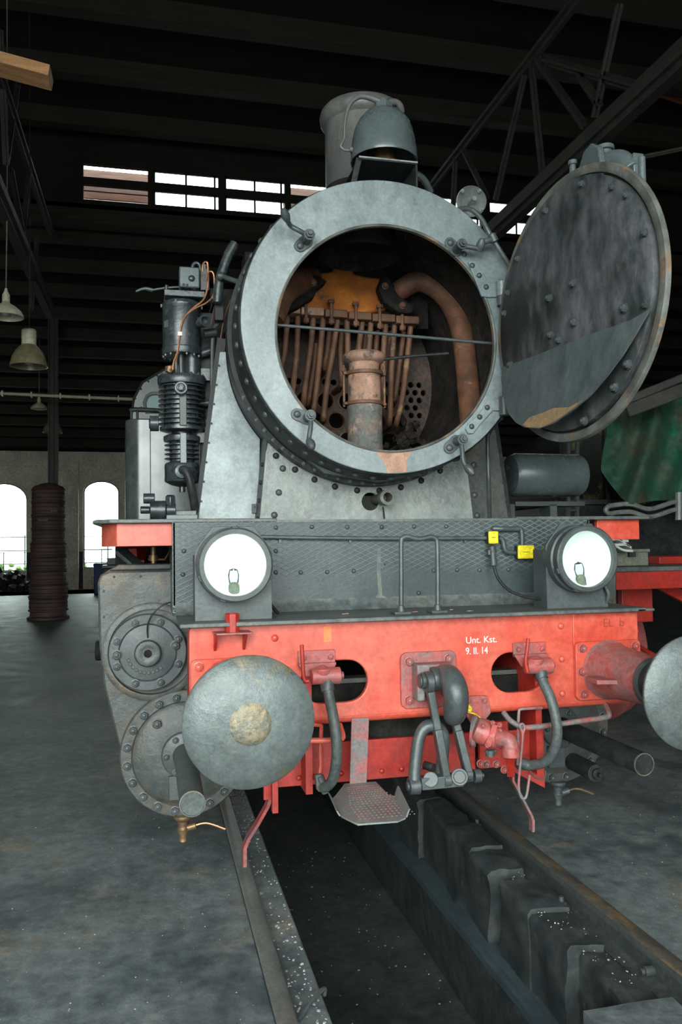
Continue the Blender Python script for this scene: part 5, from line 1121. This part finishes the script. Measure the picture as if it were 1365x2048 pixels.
# ---- cylinders
def cylinder(s):
    YCY = .80; c = Vector((s*1.037, YCY, .573)); v = Vector((s*1.215, YCY, 1.09))
    e = empty('cylinder_block', c); e.parent = L; e.location = c
    def body(m):
        pts = [(s*.70, 1.50), (s*1.40, 1.50), (s*1.445, 1.485), (s*1.46, 1.44), (s*1.452, 1.12), (s*1.43, .92), (s*1.36, .62)]
        pts += [(c.x+s*.322*math.cos(t), c.z+.322*math.sin(t)) for t in [R(5)-R(9)*i for i in range(19)]]+[(s*.70, .5)]
        m.prism(pts, (0, YCY+.015, 0), (1, 0, 0), (0, 0, 1), (0, 1.0, 0))
    bd = part('cylinder_casing', 'cyl', body, e, bevel=.012)
    part('main_cover', 'cyl', lambda m: m.lathe([(.318, .0), (.318, .03), (.312, .036), (.262, .038), (.255, .030), (.235, .045), (.12, .05), (0, .05)], c+Vector((0, .015, 0)), YM, 80), e)
    mc = e
    bolts(e, [c+Vector((.284*math.cos(R(a)), -.022, .284*math.sin(R(a)))) for a in range(8, 368, 18)], YM, .019, 'mid', 'cover_bolt')
    bolts(e, [c+Vector((s*-.0-.135, -.03, .16)), c+Vector((.135, -.03, .16))], YM, .021, 'cyl', 'plug')
    # tail rod housing
    fl_ = part('tail_rod_flange', 'mid', lambda m: (m.lathe([(.115, .03), (.115, .06), (.105, .066)], c, YM, 40), m.cbox(c+Vector((-.03, -.045, -.16)), (.1, .03, .12))), e, bevel=.004)
    bolts(fl_, [c+Vector((.092*math.cos(R(a)), -.066, .092*math.sin(R(a)))) for a in (120, 180, 240, 60, 0, 300)], YM, .014, 'mid')
    part('tail_rod_tube', 'hose' if s < 0 else 'dark', lambda m: m.lathe([(.062, .05), (.054, .12), (.052, .83), (.049, .835), (.047, .832), (0, .83)], c, YM, 40), e)
    part('tube_rim', 'rim', lambda m: m.lathe([(.048, .826), (.053, .828), (.053, .836), (.048, .837), (.048, .826)], c, YM, 40), e)
    # valve chest
    part('chest_rim', 'cyl', lambda m: m.lathe([(.245, -.02), (.245, .012), (.235, .018), (.215, .018), (.212, -.02)], v+Vector((.02, 0, .0)), YM, 64), e)
    part('chest_cover', 'mid', lambda m: m.lathe([(.192, .0), (.192, .035), (.187, .04), (.145, .04), (.141, .034), (.137, .04), (.07, .05), (0, .05)], v, YM, 64), e)
    vb = part('cover_boss', 'worn' if 0 else 'cyl', lambda m: m.lathe([(.066, .04), (.066, .08), (.060, .088), (.045, .092), (.035, .088), (.02, .088), (.016, .075), (0, .075)], v, YM, 40), e)
    part('boss_hole', 'soot', lambda m: m.lathe([(.018, .086), (.018, .0895), (0, .0895)], v, YM, 20), e)
    bolts(e, [v+Vector((.162*math.cos(R(a)), -.04, .162*math.sin(R(a)))) for a in [22.5+45*i for i in range(8)]], YM, .017, 'mid', 'cover_bolt')
    bolts(e, [v+Vector((-.15, -.04, -.005)), v+Vector((.135, -.04, .03))], YM, .021, 'cyl', 'plug')
    part('stamped_marks', 'cyl', lambda m: [m.lathe([(.010, 0), (.007, .003), (0, .003)], v+Vector((.10*math.cos(R(a)), -.046, .10*math.sin(R(a)))), YM, 8) for a in range(200, 320, 12)], e)
    part('lubricator_pipe', 'dark', lambda m: m.tube([v+Vector((0, -.05, .075)), v+Vector((0, -.065, .14)), v+Vector((.03, -.09, .20)), v+Vector((.09, -.09, .245)), v+Vector((.20, -.03, .26))], .004, 8) if s < 0 else m.tube([v+Vector((0, -.05, .075)), v+Vector((-.1, -.05, .26))], .004, 8), e)
    bolts(e, [Vector((s*x, YCY+.014, 1.47)) for x in (.95, 1.1, 1.25, 1.38)]+[Vector((s*1.43, YCY+.014, z)) for z in (1.40, 1.27)], YM, .006, 'mid', 'screw', 'rivet')
    # drain cock under the cylinder
    d = Vector((c.x-.0, YCY-.02, c.z-.325))
    dc = part('drain_cock', 'brass' if s < 0 else 'mid', lambda m: (m.lathe([(.045, 0), (.045, -.015), (.028, -.03), (.024, -.06), (.030, -.065), (.026, -.085), (.018, -.10), (.022, -.13), (.012, -.14)], d+Vector((-.01, 0, .02)), (0, 0, 1), 14), m.cyl(d+Vector((0, 0, -.05)), d+Vector((.055, -.01, -.035)), .017, n=12)), e, bevel=.002)
    part('drain_pipe', 'copper' if s < 0 else 'brass', lambda m: m.tube([d+Vector((.05, -.01, -.035)), d+Vector((.11, -.01, -.03)), d+Vector((.20, -.02, -.065))], .006, 8), e)
    if s > 0:
        part('relief_valve', 'dark', lambda m: (m.cyl(c+Vector((.08, -.02, -.2)), c+Vector((.08, -.28, -.2)), .048, n=28), m.cyl(c+Vector((.08, -.28, -.2)), c+Vector((.08, -.30, -.2)), .03, n=20), m.cyl(c+Vector((.08, -.30, -.2)), c+Vector((.08, -.33, -.2)), .013, n=12)), e, bevel=.004)
    # oil pot beside the chest
    part('side_cap', 'soot', lambda m: m.cyl(v+Vector((s*.22, .12, .0)), v+Vector((s*.262, .12, 0)), .05, n=24), e, bevel=.006)
cylinder(-1); cylinder(1)
part('wheel_shade_sheet', 'soot', lambda m: m.box((-1.3, 1.9, .3), (1.3, 1.92, 1.6)))  # dark sheet added behind the cylinders, stands for shade around the wheels
# gear between cylinder and running board (left)
part('angle_bracket', 'mid', lambda m: m.bar(V(238, 1098, 1.0), V(278, 1133, 1.0), .02, .10, (0, 1, .6)), bevel=.003)
part('oil_feed', 'brass', lambda m: (m.cyl(V(307, 1094, 1.0), V(307, 1142, 1.0), .014, n=12), m.cyl(V(307, 1110, 1.0), V(307, 1122, 1.0), .024, n=12), m.cyl(V(296, 1119, 1.0), V(330, 1119, 1.0), .005, n=8), m.tube([V(330, 1119, 1.0), V(334, 1112, 1.0), V(342, 1100, 1.0)], .005, 8)))
part('valve_gear', 'red2', lambda m: (m.bar((-1.3, 1.3, 1.58), (-1.05, 1.8, 1.62), .05, .06), m.bar((-1.25, 1.2, 1.52), (-1.2, 1.9, 1.6), .03, .05)))
part('gear_plate', 'soot', lambda m: m.box((-1.40, 1.4, 1.5), (-.7, 1.42, 1.72)))
part('casing_lid', 'cyl', lambda m: m.prism([(-1.41, 0), (-.75, 0), (-.75, .03), (-1.36, .03)], (0, .9, 1.50), (1, 0, 0), (0, 0, 1), (0, .5, 0)), bevel=.006)

# ---- air pump
py_ = 1.30; PXc = lambda px, pyy: V(px, pyy, py_)
D_ = (V(365, 700, py_)-CAM).dot(fw)/FPX          # metres per pixel here
ax_ = V(364, 700, py_).x; pz = lambda y: V(364, y, py_).z
pump = empty('air_pump', (ax_, py_, pz(1000))); pump.parent = L; pump.location = Vector((ax_, py_, pz(1000)))
o_ = Vector((ax_, py_, 0))
def pl(name, prof, mt='pump', n=40, dx=0, f=None, label=None):
    return part(name, mt, lambda m: m.lathe([(r*D_, pz(y)) for r, y in prof], o_+Vector((dx*D_, 0, 0)), (0, 0, 1), n), pump, label=label)
pl('steam_cylinder', [(0, 712), (39, 712), (40, 708), (40, 700), (38, 698), (37.5, 620), (39, 618), (39, 611), (36, 607), (0, 606)])
bolts(pump, [o_+Vector((36*D_*math.cos(t), 36*D_*math.sin(t), pz(713))) for t in [i*PI/7 for i in range(14)]], (0, 0, -1), .009, 'pump', 'cylinder_bolt')
part('top_bolts', 'pump', lambda m: [m.cbox(o_+Vector((39*D_*math.cos(t), 39*D_*math.sin(t), pz(614))), (.012, .012, .018), Matrix.Rotation(t, 3, 'Z')) for t in [i*PI/5 for i in range(10)]], pump)
part('nameplate', 'bell', lambda m: m.cbox(o_+Vector((37.6*D_*math.cos(R(215)), 37.6*D_*math.sin(R(215)), pz(655))), (.035, .003, .04), Matrix.Rotation(R(305), 3, 'Z')), pump)
part('side_port', 'pump', lambda m: m.lathe([(.026, -.01), (.026, .03), (.034, .032), (.034, .06), (.022, .06), (.020, .03), (0, .03)], V(402, 646, py_-.15), (.35, -1, 0), 20), pump)
hb = V(385, 565, py_)
part('valve_head', 'bell', lambda m: (m.box(PXc(358, 583)-Vector((0, .09, 0)), PXc(398, 545)+Vector((0, .09, 0))), m.cyl(PXc(366, 545), PXc(366, 537), .016, n=14)), pump, bevel=.008)
part('head_details', 'pump', lambda m: (m.box(PXc(400, 585)-Vector((0, .05, 0)), PXc(418, 543)+Vector((0, .06, 0))), m.rivet(PXc(382, 567)-Vector((0, .09, 0)), YM, .02), m.rivet(PXc(366, 579)-Vector((0, .09, 0)), YM, .008), m.rivet(PXc(373, 580)-Vector((0, .09, 0)), YM, .008), m.cyl(PXc(410, 543), PXc(410, 530), .018, n=14), m.tube([PXc(385, 545), PXc(386, 531), PXc(393, 526), PXc(400, 531), PXc(400, 545)], .011, 10)), pump, bevel=.004)
part('top_plate', 'pump', lambda m: (m.box(PXc(328, 602)-Vector((0, .11, 0)), PXc(408, 594)+Vector((0, .11, 0))), m.cyl(PXc(360, 606), PXc(360, 585), .016, n=12), m.cyl(PXc(333, 602), PXc(333, 570), .012, n=12), m.cyl(PXc(390, 606), PXc(390, 585), .03, n=12)), pump, bevel=.004)
part('throttle_rod', 'shackle', lambda m: (m.tube([PXc(358, 574), PXc(330, 576), PXc(305, 580)], .0065, 10, sm=2), m.tube([PXc(305, 580), PXc(292, 577), PXc(282, 579), PXc(272, 583)], lambda t: .011*(1-.4*t), 10, sm=3)), pump)
for i, (dx, dy) in enumerate(((-12, 12), (-2, 0), (8, -6), (16, 8))):
    part('piston_rod', 'shackle' if i < 3 else 'pump', lambda m: m.cyl(o_+Vector((dx*D_, -dy*D_*0+.02*i-.05, pz(712))), o_+Vector((dx*D_, .02*i-.05, pz(757))), .014 if i else .010, n=14), pump)
part('centre_casting', 'pump', lambda m: (m.cyl(PXc(385, 760), PXc(385, 712), .05, n=20)), pump)
part('oil_pump', 'brass', lambda m: (m.cyl(V(340, 744, py_-.1), V(340, 733, py_-.1), .026, n=16), m.cyl(V(340, 745, py_-.1), V(340, 739, py_-.16), .016, n=14), m.cyl(V(340, 757, py_-.1), V(340, 744, py_-.1), .012, n=12)), pump, bevel=.002)
# large finned cylinder
fins = [(0, 865)]
prof = [(30, 866), (44, 862), (44, 856)]
y = 852
while y > 776: prof += [(36, y+3), (36, y), (46.5, y-1.5), (46.5, y-3.2), (36, y-4.5)]; y -= 9.2
prof += [(40, 774), (47, 772), (48, 768), (48, 758), (46, 755), (0, 755)]
pl('finned_cylinder', prof, n=48)
part('front_web', 'mid', lambda m: m.box(o_+Vector((-7*D_, -48*D_, pz(858))), o_+Vector((7*D_, -36*D_, pz(780)))), pump, bevel=.004)
bolts(pump, [o_+Vector((43*D_*math.cos(t), 43*D_*math.sin(t), pz(755))) for t in [i*PI/8 for i in range(16)]], (0, 0, 1), .008, 'pump', 'head_bolt')
part('inspection_cap', 'pump', lambda m: (m.lathe([(13.5*D_, 0), (13.5*D_, .025), (12*D_, .03), (8*D_, .03), (8*D_, .04), (5*D_, .042), (5*D_, .055)], V(362, 777, py_-.155), YM, 28), m.lathe([(5*D_, 0), (5*D_, .018)], V(362, 777, py_-.20), YM, 6)), pump, bevel=.002)
part('inlet_boss', 'pump', lambda m: (m.cyl(V(318, 847, py_), V(300, 847, py_), .045, n=20), m.cyl(V(303, 847, py_), V(298, 847, py_), .03, n=20)), pump, bevel=.004)
# lower finned cylinder
prof = [(0, 866), (28, 868), (36, 872), (36, 883), (32, 886)]
y = 890
low = [(0, 984), (6, 984), (6, 974), (20, 971), (34, 964), (35, 960), (34, 958), (34, 930), (32, 927)]
yy = 922
while yy > 890: low += [(24, yy+2), (24, yy-1), (34, yy-3), (34, yy-4.5), (24, yy-6)]; yy -= 9
low += [(26, 886), (35, 884), (36, 880), (36, 874), (30, 871), (20, 868), (20, 862)]
pl('lower_cylinder', low, dx=-1, n=40)
part('lower_web', 'bell', lambda m: m.box(o_+Vector((-6*D_, -37*D_, pz(930))), o_+Vector((7*D_, -26*D_, pz(870)))), pump, bevel=.004)
part('outlet_pipe', 'dark', lambda m: m.tube([V(362, 942, py_-.13), V(370, 940, py_-.17), V(378, 955, py_-.18), V(385, 985, py_-.17), V(391, 1020, py_-.12), V(393, 1042, py_-.1)], .024, 16), pump)
part('outlet_flange', 'bell', lambda m: m.lathe([(.038, -.01), (.038, .015), (.02, .02)], V(362, 943, py_-.13), (.3, -1, 0), 24), pump)
[part('side_flange', 'pump', f_, pump) for f_ in (lambda m: m.cyl(V(398, 806, py_), V(425, 806, py_), .02), lambda m: m.cyl(V(395, 710, py_), V(425, 700, py_), .025), lambda m: m.box(V(395, 760, py_), V(430, 745, py_+.1)), lambda m: m.box(V(396, 885, py_), V(432, 870, py_+.1)))]
part('copper_pipe', 'copper', lambda m: m.tube([V(x, y, py_-.18) for x, y in ((406, 545), (406, 530), (411, 524), (416, 530), (416, 570), (408, 598), (392, 612), (375, 628), (364, 650), (358, 690), (352, 720), (340, 741))], .0055, 8), pump)
part('copper_pipe', 'copper', lambda m: m.tube([V(x, y, py_-.2) for x, y in ((412, 560), (418, 544), (426, 545), (429, 560), (427, 590), (412, 606), (388, 618), (368, 636), (360, 668), (355, 705), (348, 722), (346, 740))], .0045, 8), pump)
part('pipe_clip', 'white', lambda m: m.cbox(V(360, 668, py_-.2), (.022, .016, .02)), pump)
# mounting: perforated bar, bracket, wavy hanger
part('perforated_bar', 'saddle', lambda m: m.bar(V(388, 852, py_+.05), V(430, 848, py_+.05), .03, .055), bevel=.003)
part('bar_holes', 'dark', lambda m: [m.cyl(V(396+i*7, 847+j*6, py_+.03), V(396+i*7, 847+j*6, py_+.036), .006, n=8) for i in range(5) for j in (0, 1)])
part('pump_bracket', 'mid', lambda m: m.tube([V(x, y, 1.22) for x, y in ((445, 625), (438, 645), (427, 662), (425, 720), (424, 800), (423, 830))], .012, 8, sm=3))
part('small_pipes', 'rusttube', lambda m: (m.tube([V(x, y, 1.2) for x, y in ((475, 580), (462, 600), (448, 640), (440, 690), (436, 725))], .004, 6), m.tube([V(x, y, 1.25) for x, y in ((430, 560), (436, 590), (428, 620), (420, 660))], .004, 6)))
part('pump_cradle', 'dark', lambda m: (m.box(V(402, 1040, 1.35), V(428, 640, 1.5)), m.cyl(V(434, 665, 1.2), V(408, 668, 1.2), .025), m.box(V(430, 640, 1.15), V(446, 600, 1.2)), m.box(V(330, 1042, 1.3), V(395, 1030, 1.4))), bevel=.004)
# big exhaust pipe piece and handrail stanchion beside the drum
part('exhaust_pipe', 'pump', lambda m: m.tube([V(x, y, 1.1) for x, y in ((470, 487), (457, 510), (446, 540), (438, 570), (435, 606))], .028, 18))
hd_ = part('handrail', 'mid', lambda m: (m.cyl(V(443, 552, 1.05), V(483, 566, .95), .013, .015, n=14), m.lathe([(0, -.024), (.02, -.015), (.024, 0), (.02, .015), (0, .024)], V(441, 552, 1.05), (1, 0, 0), 16)))
part('handrail', 'dark', lambda m: m.cyl(V(440, 552, 1.05), V(440, 552, 1.05)+Vector((-.02, 7, 0)), .012, n=10))
# tail-rod/pump lubricator on the running board
part('board_lubricator', 'pump', lambda m: (m.cyl(V(300, 1020, 1.0), V(332, 1020, 1.0), .05, n=24), m.cyl(V(287, 997, 1.05), V(310, 997, 1.05), .028, n=20), m.cyl(V(332, 1020, 1.0), V(352, 1020, 1.0), .035, n=20), m.lathe([(.03, 0), (.03, .05), (.02, .06)], V(341, 1012, 1.0), (0, 0, 1), 6), m.box(V(345, 1040, 1.0), V(392, 1022, 1.1)), m.cyl(V(281, 1020, 1.0), V(300, 1020, 1.0), .02, n=12)), bevel=.004)
part('lubricator_lid', 'bell', lambda m: m.box(V(333, 1042, .9), V(392, 1032, 1.1)), bevel=.003)

# ---- side tanks and cab
def tank(s):
    y0 = 2.6; y1 = 7.0; zt_ = 2.555
    x1 = s*1.385; x0 = s*.72; r = .13
    pts = [(x0, y0), (x1-s*r, y0)]+[(x1-s*r+s*r*math.sin(t), y0+r-r*math.cos(t)) for t in [i*PI/16 for i in range(1, 9)]]+[(x1, y1), (x0, y1)]
    e = part('side_tank', 'tank', lambda m: m.prism(pts, (0, 0, 1.746), (1, 0, 0), (0, 1, 0), (0, 0, zt_-1.746)), bevel=.01, label='satin grey side water tank')
    part('tank_seam', 'dark', lambda m: m.box((x1-s*r*1.4-.003, y0-.004, 1.75), (x1-s*r*1.4+.003, y0, zt_-.01)), e)
    part('tank_rail', 'dark', lambda m: (m.tube([V(262, 822, 2.7), V(270, 819, 2.7), V(330, 822, 2.7)], .018, 10, sm=2), m.cyl(V(263, 838, 2.7), V(263, 822, 2.7), .01), m.cyl(V(275, 838, 2.7), V(275, 822, 2.7), .01)), e) if s < 0 else None
tank(-1)
# right-hand reservoir tank in front of the cab side
part('air_reservoir', 'bell', lambda m: m.lathe([(0, 0), (.10, .0), (.13, .01), (.142, .035), (.142, .49), (.13, .515), (0, .52)], V(1018, 950, 1.45), (1, 0, 0), 40), label='grey horizontal air reservoir')
part('reservoir_shelf', 'mid', lambda m: (m.box(V(1032, 1012, 1.4), V(1140, 1006, 1.6)), m.box((1.05, 1.40, 1.745), (1.10, 1.55, 1.86)), m.box((1.35, 1.40, 1.745), (1.40, 1.55, 1.86))))
part('side_cabinet', 'dark', lambda m: m.box((.9, 2.6, 1.746), (1.5, 4, 2.03)), bevel=.01)
# cab front with round-cornered window
cab = [V(x, y, 6.6) for x, y in ((262, 1000), (263, 830), (268, 797), (285, 765), (330, 738), (350, 728), (520, 728), (520, 1000))]
win = [V(x, y, 6.6) for x, y in ((291, 824), (289, 805), (294, 793), (303, 787), (316, 787), (326, 793), (330, 805), (330, 824))]
win2 = [V(x, y, 6.6) for x, y in ((400, 752), (400, 728.5), (425, 728.5), (425, 752))]
cb = plate('cab_front', [[(p.x, p.z) for p in cab], [(p.x, p.z) for p in win]], 6.6, .04, 'bell', L)
part('cab_glass', 'mirror', lambda m: m.prism([(p.x, p.z) for p in win], (0, 6.62, 0), (1, 0, 0), (0, 0, 1), (0, .005, 0)), cb) if 'mirror' in M else None
part('window_rim', 'saddle', lambda m: m.tube([(p.x, 6.59, p.z) for p in win+[win[0]]], .02, 8, sm=0), cb)
part('cab_rim', 'dark', lambda m: m.tube([(p.x, 6.6, p.z) for p in cab[:7]], .015, 8, sm=0), cb)
bolts(cb, [V(x, y, 6.6) for x, y in ((267, 815), (271, 797), (282, 778), (297, 763), (315, 752), (335, 744), (283, 815))], YM, .012, 'dark', 'rivet', 'rivet')
part('cab_body', 'dark', lambda m: m.prism([(p.x, p.z) for p in cab], (0, 8.6, 0), (1, 0, 0), (0, 0, 1), (0, .1, 0)), cb)
# frame far behind, wheels (dark, in the gap)
for s in (-1, 1):
    for yy in (2.7, 4.2, 5.7):
        part('driving_wheel', 'red2', lambda m: (m.lathe([(.64, -.06), (.665, -.05), (.675, .05), (.70, .07), (.56, .07), (.56, -.06), (.64, -.06)], (s*.75, yy, .675), (-s, 0, 0), 48), m.cyl((s*.72, yy, .675), (s*.86, yy, .675), .13), [m.bar((s*.77, yy, .675), (s*.77, yy+.58*math.cos(k*PI/6), .675+.58*math.sin(k*PI/6)), .04, .06, (1, 0, 0)) for k in range(12)]))
